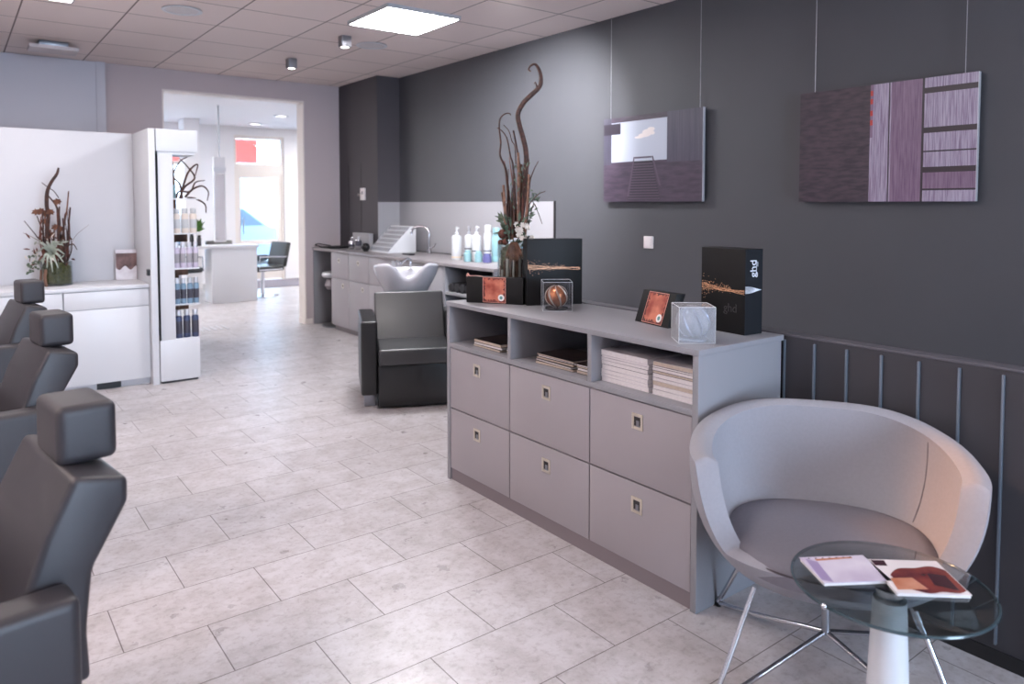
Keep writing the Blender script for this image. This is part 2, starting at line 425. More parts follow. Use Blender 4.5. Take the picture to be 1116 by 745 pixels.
# splashback over the wash counter (on the wall and on the pillar's side)
b = NB(); box(b, XR - .012, XR, 5.14, 8.06, 1.0, 1.575); box(b, 4.10, XR - .012, 8.048, 8.06, 1.0, 1.575); struct('trim_2', b, m_splash)
b = NB(); box(b, XR - .016, XR, 5.125, 5.14, 1.0, 1.578); struct('trim_3', b, m_dark_trim_shade)
# flush service door in the pillar
b = NB()
for a in ((8.505, 8.515, 1.1, 2.06), (8.87, 8.88, 1.1, 2.06)): box(b, 4.096, 4.10, a[0], a[1], a[2], a[3])
box(b, 4.096, 4.10, 8.505, 8.88, 2.055, 2.065); struct('trim_4', b, m_dark_trim_shade)
# grey-blue sliding panel at the left of the far wall, with its stile
b = NB(); box(b, XL, 1.285, YF - .05, YF, 0, ZC - .006); struct('trim_5', b, m_grey_door)
b = NB(); box(b, 1.285, 1.375, YF - .065, YF, 0, ZC - .002, .003); struct('trim_6', b, m_grey_door)
# drain grating in the threshold
b = NB()
for i in range(9): box(b, 2.1 + i * .075, 2.13 + i * .075, 9.40, 9.72, 0, .003)
tag(origin_to(obj('floor_grating', b, m_alu), (2.4, 9.56, 0)), 'slotted pale grating in the floor just beyond the opening', 'grating')
b = NB(); box(b, 4.2, 6.4, 13.6, 14.9, 0, .012, .004); tag(origin_to(obj('entrance_mat', b, m_mat_grey), (5.5, 14.2, 0)), 'grey entrance mat on the floor before the glazed street door', 'mat')

# ------------------------------------------------------------------ ceiling fittings
def led(name, x0, x1, y0, y1, label, far=False):
    t = thing(name, label, 'ceiling light', ((x0 + x1) / 2, (y0 + y1) / 2, ZC), 0, 'square led ceiling panels')
    z0 = ZC - .03
    b = NB()
    for q in ((x0, x0 + .014, y0, y1), (x1 - .014, x1, y0, y1), (x0 + .014, x1 - .014, y0, y0 + .014), (x0 + .014, x1 - .014, y1 - .014, y1)): box(b, q[0], q[1], q[2], q[3], z0, ZC)
    obj('frame', b, m_alu, t)
    b = NB(); box(b, x0 + .014, x1 - .014, y0 + .014, y1 - .014, z0 + .002, z0 + .006); obj('diffuser', b, m_led_far if far == 1 else m_led_left if far == 3 else m_led_dim if far == 2 else m_led, t)
    return t
led('led_panel', 2.70, 3.37, 5.12, 5.84, 'glowing square ceiling panel nearest the dark right wall')
led('led_panel', .10, .775, 5.80, 6.48, 'glowing square ceiling panel at the top edge left of centre', 2)
led('led_panel', 1.18, 1.86, 2.51, 3.19, 'square ceiling panel right of the styling chairs, out of view', 2)
led('led_panel', 1.18, 1.86, -.98, -.30, 'added square ceiling panel behind the photographer, out of view', 2)  # unseen panel added to light the near floor on the right
led('led_panel', -1.7, -1.03, 1.3, 2.0, 'added square ceiling panel before the nearest styling chair, out of view', 3)  # unseen panel added to light the styling chairs' fronts
led('led_panel', -1.7, -1.03, 4.0, 4.7, 'added square ceiling panel by the left wall, out of view', 3)  # second unseen panel added for the chair fronts
for x, y, lb in ((.6, 11.2, 'left front'), (.6, 13.2, 'left rear'), (6.6, 11.2, 'right front'), (6.6, 13.2, 'right rear')):
    led('led_panel', x - .35, x + .35, y - .35, y + .35, 'added square ceiling panel at the %s of the far room, out of view' % lb, 1)  # unseen panels added to brighten the far room
def spot(x, y, label):
    t = thing('ceiling_spot', label, 'spotlight', (x, y, ZC), 0, 'cube ceiling spots')
    b = NB(); box(b, x - .045, x + .045, y - .045, y + .045, ZC - .10, ZC, .003); obj('housing', b, m_spot, t)
    b = NB(); cyl(b, x, y, ZC - .103, ZC - .1005, .034); obj('lens', b, m_spot_lens, t)
    return t
spot(2.92, 7.70, 'small grey cube spotlight on ceiling nearer the bright opening')
t = thing('added_recessed_spot', 'added recessed ceiling spot for the wall wash, out of view', 'spotlight', (3.0, 4.2, ZC))  # unseen fitting added for the lamp that brightens the wall
b = NB(); lathe(b, [(.045, 0), (.065, 0), (.062, -.006), (.046, -.004)], 28, 3.0, 4.2, ZC); obj('ring', b, m_alu, t)
spot(2.92, 6.37, 'small grey cube spotlight on ceiling next to the glowing panel')
def cspeaker(x, y, label):
    t = thing('ceiling_speaker', label, 'speaker', (x, y, ZC), 0, 'round ceiling speakers')
    b = NB(); lathe(b, [(.13, 0), (.145, -.004), (.15, -.012), (.14, -.016), (.125, -.012), (.122, -.006)], 36, x, y, ZC); obj('ring', b, m_white, t)
    b = NB(); lathe(b, [(0, -.014), (.06, -.013), (.124, -.008)], 36, x, y, ZC); obj('grille', b, m_speaker, t)
cspeaker(1.50, 6.28, 'white round ceiling speaker above the bottle display column')
cspeaker(3.28, 6.55, 'white round ceiling speaker beyond the glowing panel')
t = thing('emergency_light', 'flat emergency light under the ceiling above the grey-blue panel', 'emergency light', (.82, 8.3, ZC))
b = NB(); box(b, .70, .94, 8.22, 8.38, ZC - .05, ZC, .004); obj('housing', b, m_steel, t)
b = NB(); box(b, .62, 1.02, 8.16, 8.44, ZC - .085, ZC - .05, .006); obj('cover', b, m_emerg, t)

# ------------------------------------------------------------------ sideboard with drawers
t = thing('sideboard', 'grey lacquered sideboard with six drawers under an open magazine shelf', 'sideboard', (2.46, 2.62, 0))
X0, X1, YA, YBB = 2.20, 2.735, 1.745, 3.497
b = NB()
box(b, X0, X1, YA, YA + .028, 0, .984, .0015); box(b, X0, X1, YBB - .028, YBB, 0, .984, .0015)
for y in (2.335, 2.917): box(b, X0, X1, y - .0125, y + .0125, .776, .984, .0015)
box(b, X0, X1, YA + .028, YBB - .028, .752, .776, .0015)
box(b, X1 - .015, X1, YA + .028, YBB - .028, .06, .984)
box(b, X0 + .03, X0 + .04, YA + .028, YBB - .028, .067, .752, mi=1)  # black sheet behind the drawers, painted shade for their gaps
obj('carcass', b, [m_lac_body, m_black_gap], t)
b = NB(); box(b, X0 - .004, X1 + .012, YA - .004, YBB + .004, .984, 1.007, .002); obj('top', b, m_lac_body, t)
b = NB(); box(b, X0 + .012, X1 - .02, YA + .028, YBB - .028, 0, .066); obj('plinth', b, m_trim_dark, t)
def pull(parent, x, y, z, s=.06):
    """square pull on a front that faces -X, recess shade painted as a flat patch"""
    b = NB(); h = s / 2; w = .012
    for q in ((-h, -h + w, -h * 1.1, h * 1.1), (h - w, h, -h * 1.1, h * 1.1), (-h + w, h - w, -h * 1.1, -h * 1.1 + w), (-h + w, h - w, h * 1.1 - w, h * 1.1)):
        box(b, x - .003, x + .001, y + q[0], y + q[1], z + q[2], z + q[3], .0008)
    box(b, x - .0006, x + .001, y - h + w, y + h - w, z - h + w, z + h - w, mi=1)  # flat dark patch stands in for the shade of a recess
    box(b, x - .0022, x, y - .010, y + .006, z - .016, z + .004, .001, mi=2)
    box(b, x - .0022, x, y - .016, y + .006, z - .024, z - .016, mi=2)
    obj('handle', b, [m_beige_plate, m_dark_trim_shade, m_steel], parent)
ys = [(YA + .032, 2.3315), (2.3385, 2.9135), (2.9205, YBB - .032)]
for z0, z1, hz in ((.4145, .747, .665), (.070, .4075, .318)):
    for (y0, y1), hy in zip(ys, (2.052, 2.63, 3.205)):
        b = NB(); box(b, X0 + .003, X0 + .024, y0, y1, z0, z1, .0015)
        d = obj('drawer', b, m_lac, t)
        pull(d, X0 + .003, hy, hz)

# magazines on the shelf
def magazine(name, cx, cy, z, w, d, h, rz, pages, cover, label, group, cat='magazine'):
    t = thing(name, label, cat, (cx, cy, z), rz, group)
    b = NB(); box(b, -w / 2 + .002, w / 2 - .002, -d / 2 + .002, d / 2 - .002, .0008, h - .0008); obj('pages', b, pages, t, world=False)
    b = NB(); box(b, -w / 2, w / 2, -d / 2, d / 2, h - .0009, h, ); box(b, -w / 2, w / 2, -d / 2, d / 2, 0, .0009); box(b, w / 2 - .0012, w / 2, -d / 2, d / 2, .0009, h - .0009); obj('cover', b, cover, t, world=False)
    return t
ORD = ['lowest', 'second from the bottom', 'third from the bottom', 'fourth from the bottom', 'fifth from the bottom', 'sixth from the bottom', 'seventh from the bottom', 'eighth from the bottom', 'ninth from the bottom', 'tenth from the bottom']
def pile(cx, cy, n, hs, w, d, where, group, pages, covers, jit, kind, colour):
    z = .7765
    for i in range(n):
        h = hs[i % len(hs)]
        pos = 'topmost' if i == n - 1 else ORD[i]
        magazine('magazine', cx + random.uniform(-jit, jit), cy + random.uniform(-jit, jit), z, w, d, h, R(random.uniform(-1, 1) * jit * 220), pages[i % len(pages)], covers[i % len(covers)],
                 '%s, %s in %s' % (kind, pos, where), group)
        z += h + .0004
# right compartment: two tall stacks
pile(2.365, 2.185, 8, [.020, .014, .017, .021, .018, .012, .009, .024], .21, .275, 'the taller left stack of the right-hand compartment', 'magazines in the right compartment', [m_paper], [m_cover_white, m_cover_white, m_cover_white, m_cover_white, m_cover_dark, m_cover_white], .003, 'thick white magazine', 'white')
pile(2.365, 1.905, 9, [.022, .016, .018, .013, .017, .010, .012, .008, .017], .21, .245, 'the right stack of the right-hand compartment', 'magazines in the right compartment', [m_paper, m_paper, m_paper2], [m_cover_white, m_cover_white, m_cover_white, m_cover_white, m_cover_white, m_cover_dark, m_cover_white, m_cover_dark], .003, 'thick white magazine', 'white')
pile(2.37, 2.645, 5, [.012, .008, .010, .007, .008], .21, .27, 'the left pile of the middle compartment', 'magazines in the middle compartment', [m_paper2, m_paper], [m_cover_dark], .010, 'dark covered magazine', 'dark')
pile(2.37, 2.425, 4, [.014, .012, .008, .008], .21, .13, 'the right pile of the middle compartment', 'magazines in the middle compartment', [m_paper2, m_paper], [m_cover_dark], .004, 'small dark covered magazine', 'dark')
pile(2.37, 3.195, 3, [.012, .012, .016], .21, .25, 'the left pile of the left-hand compartment', 'magazines in the left compartment', [m_paper2, m_paper], [m_cover_dark], .008, 'dark covered magazine', 'dark')
pile(2.37, 2.985, 2, [.014, .010], .20, .10, 'the right pile of the left-hand compartment', 'magazines in the left compartment', [m_paper2, m_paper], [m_cover_dark], .003, 'small dark covered magazine', 'dark')

# ------------------------------------------------------------------ gift boxes on the sideboard
ZT = 1.0072
def wave(bm, x0, x1, z, face_y, amp=.02, dots=True, strands=9, seed=1):
    """spray of dots running into a bundle of strands, laid on a face at y = face_y (local)"""
    rnd = random.Random(seed)
    L = x1 - x0
    for s in range(strands):
        ph = rnd.uniform(0, 6.28); a = amp * rnd.uniform(.3, 1.0); f = rnd.uniform(.8, 1.6)
        pts = []
        for k in range(25):
            u = k / 24
            env = .25 + .75 * (1 - u) ** 1.2 if u < .75 else .45 + (u - .75) * 1.2
            pts.append((x0 + u * L, face_y, z + a * env * .7 * math.sin(ph + f * 5.5 * u) - .012 * u))
        tube(bm, pts, .0007, 4, caps=True)
    if dots:
        for k in range(190):
            u = rnd.random() ** 1.5 * .7
            zz = z + rnd.gauss(0, 1) * amp * 1.15 * (1 - u) ** 1.3
            x = x0 + u * L; s = rnd.uniform(.0007, .0013)
            box(bm, x - s, x + s, face_y - .0006, face_y + .0004, zz - s, zz + s)
# tall box at the left (wide face to the room)
def tall_box(loc, rz, w, d, h, label, right_print):
    t = thing('gift_box', label, 'box', loc, rz, None)
    b = NB(); box(b, 0, w, 0, d, 0, h, .0015); 
    obj('carton', b, m_black, t, world=False)
    b = NB(); wave(b, .004, w - .002 if right_print else w * .96, h * (.53 if right_print else .58), -.0006, seed=3 if right_print else 5); obj('wave_print', b, m_gold, t, world=False)
    return t
ax = math.atan2(-.119, .277)
tall_box((2.440, 3.075, ZT), ax, .31, .085, .356, 'tall black gift box with copper wave standing behind the bronze bauble', False)
t2 = tall_box((2.612, 2.062, ZT), R(-94), .235, .11, .356, 'tall black gift box with silver lettering at the right end of the sideboard', True)
# printing on the narrow side that faces along the sideboard: local +x face at x = .235
b = NB(); box(b, .235, .2362, .001, .109, .001, .355); obj('side_face', b, m_navy_side, t2, world=False)
b = NB()
for s in range(7):
    a = (s - 3) / 3.0
    pts = [(.2368, .001 + .098 * u, .188 + a * .017 * (1 - u) ** 1.5 * (.75 + 1.5 * u) - .003 * u) for u in [k / 14 for k in range(15)]]
    tube(b, pts, .0013, 4)
obj('side_wave_print', b, m_silver_print, t2, world=False)
# lettering runs vertically: baseline turned 90 degrees
Mt = Matrix.Translation((.2366, .050, .276)) @ Matrix(((0, 0, 1, 0), (1, 0, 0, 0), (0, 1, 0, 0), (0, 0, 0, 1))) @ Matrix.Rotation(R(90), 4, 'Z')
obj('lettering', text_bm('ghd', .052, Mt), m_silver_print, t2, world=False, smooth=False)
b = NB()
box(b, .236, .2368, .068, .0705, .246, .31)
for k in range(5): box(b, .236, .2368, .0745, .079, .30 - k * .004, .3025 - k * .004)
obj('small_print', b, m_silver_print, t2, world=False)
Mf = Matrix.Translation((.16, -.0004, .105)) @ Matrix.Rotation(R(90), 4, 'X')
obj('embossed_lettering', text_bm('ghd', .05, Mf), m_print_grey, t2, world=False, smooth=False)

# low black cases with the red picture and a round sticker
def low_case(loc, rz, w, d, h, px0, px1, label, lean=0.0, ribbon=True):
    t = thing('gift_case', label, 'box', loc, rz)
    b = NB(); box(b, 0, w, 0, d, 0, h, .002)
    if lean:
        for v in b.verts: v.co.y += v.co.z * lean
    obj('carton', b, m_black, t, world=False)
    def sk(bm):
        if lean:
            for v in bm.verts: v.co.y += v.co.z * lean
    b = NB()
    x0, x1, z0, z1 = px0, px1, .006, h - .002
    box(b, x0, x1, -.0015, 0, z0, z1)
    box(b, x0, x0 + .002, -.0022, 0, z0, z1, mi=1); box(b, x1 - .002, x1, -.0022, 0, z0, z1, mi=1); box(b, x0, x1, -.0022, 0, z0, z0 + .002, mi=1); box(b, x0, x1, -.0022, 0, z1 - .002, z1, mi=1)
    # darker border inside the copper frame, with a ragged inner edge
    rnd = random.Random(4); nb = 18; W_, H_ = x1 - x0, z1 - z0
    for k in range(nb):
        u0, u1 = k / nb, (k + 1) / nb
        for side in range(4):
            q = rnd.uniform(.03, .13)
            if side == 0: box(b, x0 + u0 * W_, x0 + u1 * W_, -.0018, 0, z0, z0 + q * H_, mi=2)
            if side == 1: box(b, x0 + u0 * W_, x0 + u1 * W_, -.0018, 0, z1 - q * H_, z1, mi=2)
            if side == 2: box(b, x0, x0 + q * W_, -.0018, 0, z0 + u0 * H_, z0 + u1 * H_, mi=2)
            if side == 3: box(b, x1 - q * W_, x1, -.0018, 0, z0 + u0 * H_, z0 + u1 * H_, mi=2)
    sk(b); pc = obj('picture', b, [m_red_art, m_ribbon, m_red_dark], t, world=False)
    b = NB(); Mx = Matrix.Translation((x1 - .026, -.0018, z0 + .028)) @ Matrix.Rotation(R(90), 4, 'X')
    cyl(b, 0, 0, 0, .0012, .018, 28, M=Mx); cyl(b, 0, 0, .0012, .0016, .009, 20, M=Mx, mi=1); sk(b)
    obj('sticker', b, [m_sticker, m_teal_print], pc, world=False)
    if ribbon:
        b = NB(); tube(b, [(0.004, 0, h), (.012, -.004, h + .012), (.02, 0, h + .002), (.06, .0, h + .004), (px0, 0, h + .001)], [.006, .007, .003, .0015, .0015], 6, smooth=4); sk(b); obj('ribbon', b, m_ribbon, t, world=False)
    return t
a1 = math.atan2(3.07 - 3.395, 2.452 - 2.269)
low_case((2.262, 3.392, ZT), a1 + R(2), .335, .04, .146, .10, .235, 'low black gift case with red picture in front of the tall dried bouquet')
low_case((2.52, 2.37, ZT), R(-100), .235, .05, .145, .05, .19, 'leaning black gift case with red picture behind the milky blue cube', lean=.35, ribbon=False)

def cube_case(loc, rz, s, mt, label, ball_mat, ball_label, r):
    t = thing('display_cube', label, 'box', loc, rz)
    b = NB(); w = .0015
    q = s / 2
    for a in ((-q, q, -q, -q + w), (-q, q, q - w, q), (-q, -q + w, -q + w, q - w), (q - w, q, -q + w, q - w)): box(b, a[0], a[1], a[2], a[3], 0, s)
    box(b, -q + w, q - w, -q + w, q - w, s - w, s)
    obj('walls', b, mt, t, world=False)
    b = NB()
    for sx in (-q, q):
        for sy in (-q, q): tube(b, [(sx, sy, 0), (sx, sy, s)], .0011, 5)
    for z in (0.001, s):
        tube(b, [(-q, -q, z), (q, -q, z), (q, q, z), (-q, q, z), (-q, -q, z)], .0011, 5)
    obj('edges', b, m_white, t, world=False)
    b = NB(); cyl(b, 0, 0, .0005, .012, s * .40, 28, .003); obj('stand', b, m_black_gloss if ball_mat is m_bronze else m_cap_silver, t, world=False)
    bb = NB(); sphere(bb, (0, 0, 0), r, 32, 20)
    o = obj('bauble', bb, ball_mat); o.location = (loc[0], loc[1], loc[2] + .0125 + r); tag(o, ball_label, 'ornament')
    b = NB()
    for k in range(7):
        a = k * 2 * PI / 7
        pts = [(r * 1.004 * math.sin(PI * u) * math.cos(a + 1.3 * u), r * 1.004 * math.sin(PI * u) * math.sin(a + 1.3 * u), r * 1.004 * math.cos(PI * u)) for u in [i / 16 for i in range(1, 16)]]
        tube(b, pts, [.002, .006, .002], 6)
    obj('swirl', b, m_beige_plate if ball_mat is m_bronze else m_cap_silver, o, world=False)
    return t
cube_case((2.478, 2.878, ZT), R(-36), .148, m_acryl, 'clear acrylic cube holding the bronze bauble on the sideboard', m_bronze, 'bronze swirled bauble inside the clear cube', .056)
cube_case((2.345, 1.89, ZT), R(-38), .142, m_acryl_blue, 'milky blue cube at the front right of the sideboard', m_silver_ball, 'silver blue bauble inside the milky blue cube', .064)

# ------------------------------------------------------------------ dried bouquets
YAW = 37.25
def leafblade(bm, base, tip, w, bend=.1, mi=0, n=5):
    base = Vector(base); tip = Vector(tip); d = tip - base; s = d.cross(Vector((0, 1, .3))).normalized()
    up = s.cross(d).normalized(); L = d.length
    prev = None
    for i in range(n + 1):
        u = i / n; c = base + d * u + up * (bend * L * math.sin(PI * u)); ww = w * math.sin(PI * min(1, .12 + .88 * u)) if u < 1 else 0.0005
        a = bm.verts.new(c + s * ww); e = bm.verts.new(c - s * ww); m_ = bm.verts.new(c + up * (-ww * .35))
        if prev:
            f1 = bm.faces.new((prev[0], a, m_, prev[2])); f2 = bm.faces.new((prev[2], m_, e, prev[1])); f1.material_index = f2.material_index = mi
        prev = (a, e, m_)
def bouquet_tall():
    t = thing('dried_bouquet', 'tall dried twig bouquet with a curling top in a glass vase on the sideboard', 'flower arrangement', (2.53, 3.33, ZT), -R(YAW))
    k = 196.0
    def P(zx, zy, y=0.0):            # photograph zoom units -> metres in the bouquet's own frame
        return ((480 + zx / 2.57 - 563.0) / k, y, .543 - (60 + zy / 2.57 - 221) / k)
    br = lambda pts, r, m, dy=0.0, dy1=0.0: (lambda b: (tube(b, [P(p[0], p[1], dy + (dy1 - dy) * i / (len(pts) - 1)) for i, p in enumerate(pts)], r, 8, smooth=5), obj('branch', b, m, t, world=False)))(NB())
    br([(235, 500), (246, 420), (250, 360), (255, 300), (253, 260), (245, 225), (235, 190), (231, 160), (245, 130), (270, 105), (291, 84), (296, 62), (291, 38), (280, 22), (267, 25), (261, 36), (267, 42)], [.013, .015, .014, .014, .012, .007, .003], m_wood_twig, 0, -.03)
    br([(285, 95), (283, 80), (279, 72), (276, 78)], [.006, .002], m_wood_twig, -.025, -.04)
    br([(205, 500), (205, 400), (200, 350), (195, 310), (180, 275), (182, 240), (178, 200), (180, 170), (195, 155), (208, 155), (210, 160)], [.009, .007, .005, .004, .002], m_wood_twig, .02, .05)
    br([(220, 490), (218, 320), (210, 280), (200, 230), (185, 208), (172, 200)], [.007, .004, .002], m_wood_twig, -.02, -.05)
    br([(225, 300), (222, 250), (214, 235), (205, 205), (190, 188)], [.003, .002], m_wood_twig, .0, .03)
    br([(232, 490), (235, 330), (232, 280), (225, 240), (218, 205)], [.008, .006, .004], m_wood_twig, .03, .0)
    br([(258, 480), (262, 400), (266, 350), (276, 318), (290, 290)], [.006, .004, .002], m_wood_twig, .03, .06)
    br([(255, 470), (262, 420), (275, 400), (290, 385), (308, 378)], [.004, .002], m_wood_twig, -.03, -.06)
    br([(260, 480), (275, 415), (287, 435), (300, 470)], [.003, .0015], m_wood_twig, .0, -.03)
    br([(250, 420), (255, 340), (262, 300), (258, 280)], [.004, .002], m_wood_twig, -.03, -.04)
    for i, (a, c, m) in enumerate((((196, 510), (190, 360), 0), ((206, 515), (200, 345), 1), ((214, 515), (212, 400), 0), ((222, 510), (220, 330), 1), ((230, 510), (232, 268), 0), ((240, 505), (240, 300), 1), ((250, 500), (262, 330), 0), ((202, 515), (186, 380), 1), ((236, 510), (246, 350), 0))):
        yy = (-.03, .03, 0, .045, -.015, .02, -.04, .0, .05)[i]
        br([a, ((a[0] + c[0]) / 2 + 2, (a[1] + c[1]) / 2), c], [.010, .009, .007], m_bark if m else m_wood_twig2, yy * .6, yy)
    rt = random.Random(21)
    for i in range(10):
        x = rt.uniform(200, 255); top = rt.uniform(250, 420); dx = rt.uniform(-22, 22)
        br([(x, 505), (x + dx * .3, (505 + top) / 2), (x + dx, top)], [.006, .005, .002], (m_wood_twig, m_pod)[i % 2], rt.uniform(-.04, .04), rt.uniform(-.07, .07))
    # vase
    zt, r0 = .335, .078
    b = NB(); lathe(b, [(0, 0), (r0, 0), (r0 + .004, .006), (r0 + .002, zt), (r0 - .003, zt), (r0 - .002, .012), (0, .010)], 36); obj('vase', b, m_glass, t, world=False)
    b = NB(); rnd = random.Random(11)
    for i in range(22):
        a = i * 2 * PI / 22; rr = r0 - .014
        tube(b, [(rr * math.cos(a), rr * math.sin(a), .014), (rr * math.cos(a + .05), rr * math.sin(a + .05), rnd.uniform(.17, .30))], rnd.uniform(.006, .009), 7, mi=i % 2)
    obj('stick_filling', b, [m_wood_twig2, m_flower], t, world=False)
    b = NB(); lathe(b, [(0, .02), (.05, .02), (.055, .15), (.058, .28), (.03, .31), (0, .32)], 16)
    for v in b.verts: v.co += Vector((rnd.uniform(-.006, .006),) * 3)
    obj('moss', b, m_moss, t, world=False)
    # foliage around the rim
    b = NB()
    for i in range(70):
        a = rnd.uniform(0, 2 * PI); r1 = rnd.uniform(.02, .075); z = rnd.uniform(.30, .46)
        base = Vector((r1 * math.cos(a), r1 * math.sin(a), z)); tip = base + Vector((rnd.uniform(.01, .06) * math.cos(a), rnd.uniform(.01, .06) * math.sin(a), rnd.uniform(-.01, .06)))
        leafblade(b, base, tip, rnd.uniform(.005, .011), .15, n=4)
    for i in range(40):
        u = rnd.random(); p = Vector(P(262 + rnd.uniform(-8, 42) * u, 470 - 95 * u, rnd.uniform(-.05, .05))); leafblade(b, p, p + Vector((rnd.uniform(-.025, .03), rnd.uniform(-.02, .02), rnd.uniform(-.01, .03))), rnd.uniform(.003, .007), .1, n=3)
    for i in range(60):
        p = Vector(P(rnd.uniform(205, 262), rnd.uniform(300, 480), rnd.uniform(-.05, .05))); leafblade(b, p, p + Vector((rnd.uniform(-.02, .02), rnd.uniform(-.02, .02), rnd.uniform(.0, .03))), rnd.uniform(.002, .006), .1, n=3)
    obj('leaves', b, m_leaf, t, world=False, smooth=False)
    b = NB()
    for i in range(16):
        c = Vector(P(rnd.uniform(225, 272), rnd.uniform(470, 515), rnd.uniform(-.07, .0)))
        for j in range(6):
            a = j * PI / 3; leafblade(b, c, c + Vector((.017 * math.cos(a), -.008, .017 * math.sin(a))), .006, .2, n=3)
    obj('blossoms', b, m_flower, t, world=False, smooth=False)
    b = NB(); sphere(b, P(186, 498, -.04), .022, 14, 10, 1.2); sphere(b, P(196, 520, -.06), .018, 14, 10); sphere(b, P(182, 522, -.03), .015, 14, 10); obj('seed_pods', b, m_pod, t, world=False)
    # shell-like dried leaf hanging over the rim
    b = NB()
    for i in range(9): leafblade(b, P(212 + i * 2, 520, -.082), P(196 + i * 6, 566 + 10 * math.sin(i * .4), -.088), .006, .1, n=5)
    obj('dried_husk', b, m_wood_twig2, t, world=False, smooth=False)
bouquet_tall()

def bouquet_left():
    t = thing('dried_bouquet', 'dried bouquet with pale air plant in a mossy glass on the white counter', 'flower arrangement', (.697, 7.27, .868), -R(YAW - 20))
    k = 127.0
    def P(zx, zy, y=0.0):           # zoom (20,170; 4.97x)
        return ((20 + zx / 4.97 - 62.5) / k, y, .0 - (170 + zy / 4.97 - 308.5) / k)
    rnd = random.Random(5)
    def br(pts, r, m, y0=0.0, y1=0.0):
        b = NB(); tube(b, [P(p[0], p[1], y0 + (y1 - y0) * i / (len(pts) - 1)) for i, p in enumerate(pts)], r, 8, smooth=5); obj('branch', b, m, t, world=False)
    br([(175, 600), (172, 420), (180, 330), (175, 260), (180, 190), (200, 140), (225, 100), (235, 65)], [.016, .016, .015, .016, .013, .012, .008], m_wood_twig)
    br([(225, 450), (228, 340), (215, 270), (190, 230), (165, 200)], [.010, .008, .004], m_wood_twig, .02, .05)
    br([(235, 225), (215, 190), (190, 170), (162, 145)], [.004, .003], m_wood_twig, -.03, -.05)
    br([(245, 560), (245, 400), (262, 290), (272, 188)], [.009, .007, .005], m_dry, .03, .05)
    br([(260, 560), (262, 420), (275, 275)], [.009, .008, .006], m_wood_twig, .05, .07)
    br([(235, 560), (232, 400), (240, 270)], [.008, .006], m_wood_twig, -.03, -.05)
    br([(160, 560), (150, 420), (120, 320)], [.007, .004], m_wood_twig, .02, .06)
    br([(140, 450), (110, 400), (75, 345)], [.005, .003], m_wood_twig, .0, -.03)
    br([(170, 500), (120, 450), (50, 410)], [.003, .0015], m_wood_twig2, .05, .09)
    br([(270, 480), (300, 470), (320, 500)], [.006, .003], m_wood_twig, -.05, -.08)
    br([(255, 560), (290, 440), (360, 370)], [.002, .001], m_wood_twig2, .05, .08)
    for i in range(12):
        x = rnd.uniform(130, 285); top = rnd.uniform(280, 430); br([(x * .5 + 105, 590), (x, (top + 590) / 2), (x + rnd.uniform(-14, 14), top)], [.007, .005, .002], (m_wood_twig, m_pod)[i % 2], rnd.uniform(-.04, .04), rnd.uniform(-.08, .08))
    for i in range(7):
        x = 150 + i * 18; br([(x, 590), (x + rnd.uniform(-8, 8), 470), (x + rnd.uniform(-12, 12), rnd.uniform(300, 400))], [.010, .008, .005], (m_wood_twig, m_pod, m_bark)[i % 3], rnd.uniform(-.05, .05), rnd.uniform(-.06, .06))
    b = NB(); lathe(b, [(0, 0), (.115, 0), (.118, .006), (.118, .20), (.112, .20), (.112, .012), (0, .010)], 36); obj('vase', b, m_glass, t, world=False)
    b = NB(); lathe(b, [(0, .014), (.104, .014), (.108, .06), (.106, .15), (.06, .19), (0, .20)], 24)
    for v in b.verts: v.co += Vector((rnd.uniform(-.006, .006), rnd.uniform(-.006, .006), rnd.uniform(-.008, .008)))
    obj('moss', b, m_moss, t, world=False)
    b = NB(); tube(b, [P(178, 690, -.113), P(172, 640, -.113), P(176, 600, -.10)], .013, 6); tube(b, [P(150, 690, -.10), P(155, 600, -.1)], .01, 6); obj('bark_strip', b, m_bark, t, world=False)
    b = NB()                                            # air plant
    c = P(210, 520, -.10)
    for (x, y) in ((150, 460), (160, 500), (170, 570), (190, 590), (240, 590), (265, 560), (272, 520), (262, 470), (230, 450), (190, 450), (215, 610), (250, 455)):
        p = P(x, y, -.16); mid = ((c[0] + p[0]) / 2, -.19, (c[2] + p[2]) / 2 + .045)
        pts = catmull([c, mid, p], 6)
        for j in range(len(pts) - 1):
            w0 = .014 * (1 - j / len(pts)) + .002; w1 = .014 * (1 - (j + 1) / len(pts)) + .002
            d = (pts[j + 1] - pts[j]).normalized(); s = d.cross(Vector((0, 1, 0))).normalized()
            quad(b, [pts[j] + s * w0, pts[j + 1] + s * w1, pts[j + 1] - s * w1, pts[j] - s * w0])
    obj('air_plant', b, m_leaf_pale, t, world=False, smooth=False)
    b = NB()
    for i in range(90):
        p = Vector(P(rnd.uniform(90, 290), rnd.uniform(430, 600), rnd.uniform(-.1, .1))); leafblade(b, p, p + Vector((rnd.uniform(-.05, .05), rnd.uniform(-.04, .04), rnd.uniform(-.03, .05))), rnd.uniform(.004, .010), .1, n=3, mi=rnd.choice((0, 1, 1, 2)))
    for i in range(26):
        p = Vector(P(rnd.uniform(90, 130), rnd.uniform(520, 610), rnd.uniform(-.08, .05))); leafblade(b, p, p + Vector((rnd.uniform(-.03, .03), 0, rnd.uniform(-.03, .01))), .012, .1, n=3, mi=3)
    obj('leaves', b, [m_leaf_pale, m_pod, m_flower, m_leaf], t, world=False, smooth=False)
    for (x, y) in ((130, 300), (150, 295), (170, 310), (200, 300), (215, 380), (160, 350), (240, 390), (190, 420), (230, 245)):
        c = Vector(P(x, y, rnd.uniform(-.07, .02))); b = NB()
        for j in range(7):
            a = j * 2 * PI / 7; leafblade(b, c, c + Vector((.035 * math.cos(a), rnd.uniform(-.02, .01), .03 * math.sin(a))), .010, .2, n=3)
        obj('dried_flower', b, m_dry, t, world=False, smooth=False)
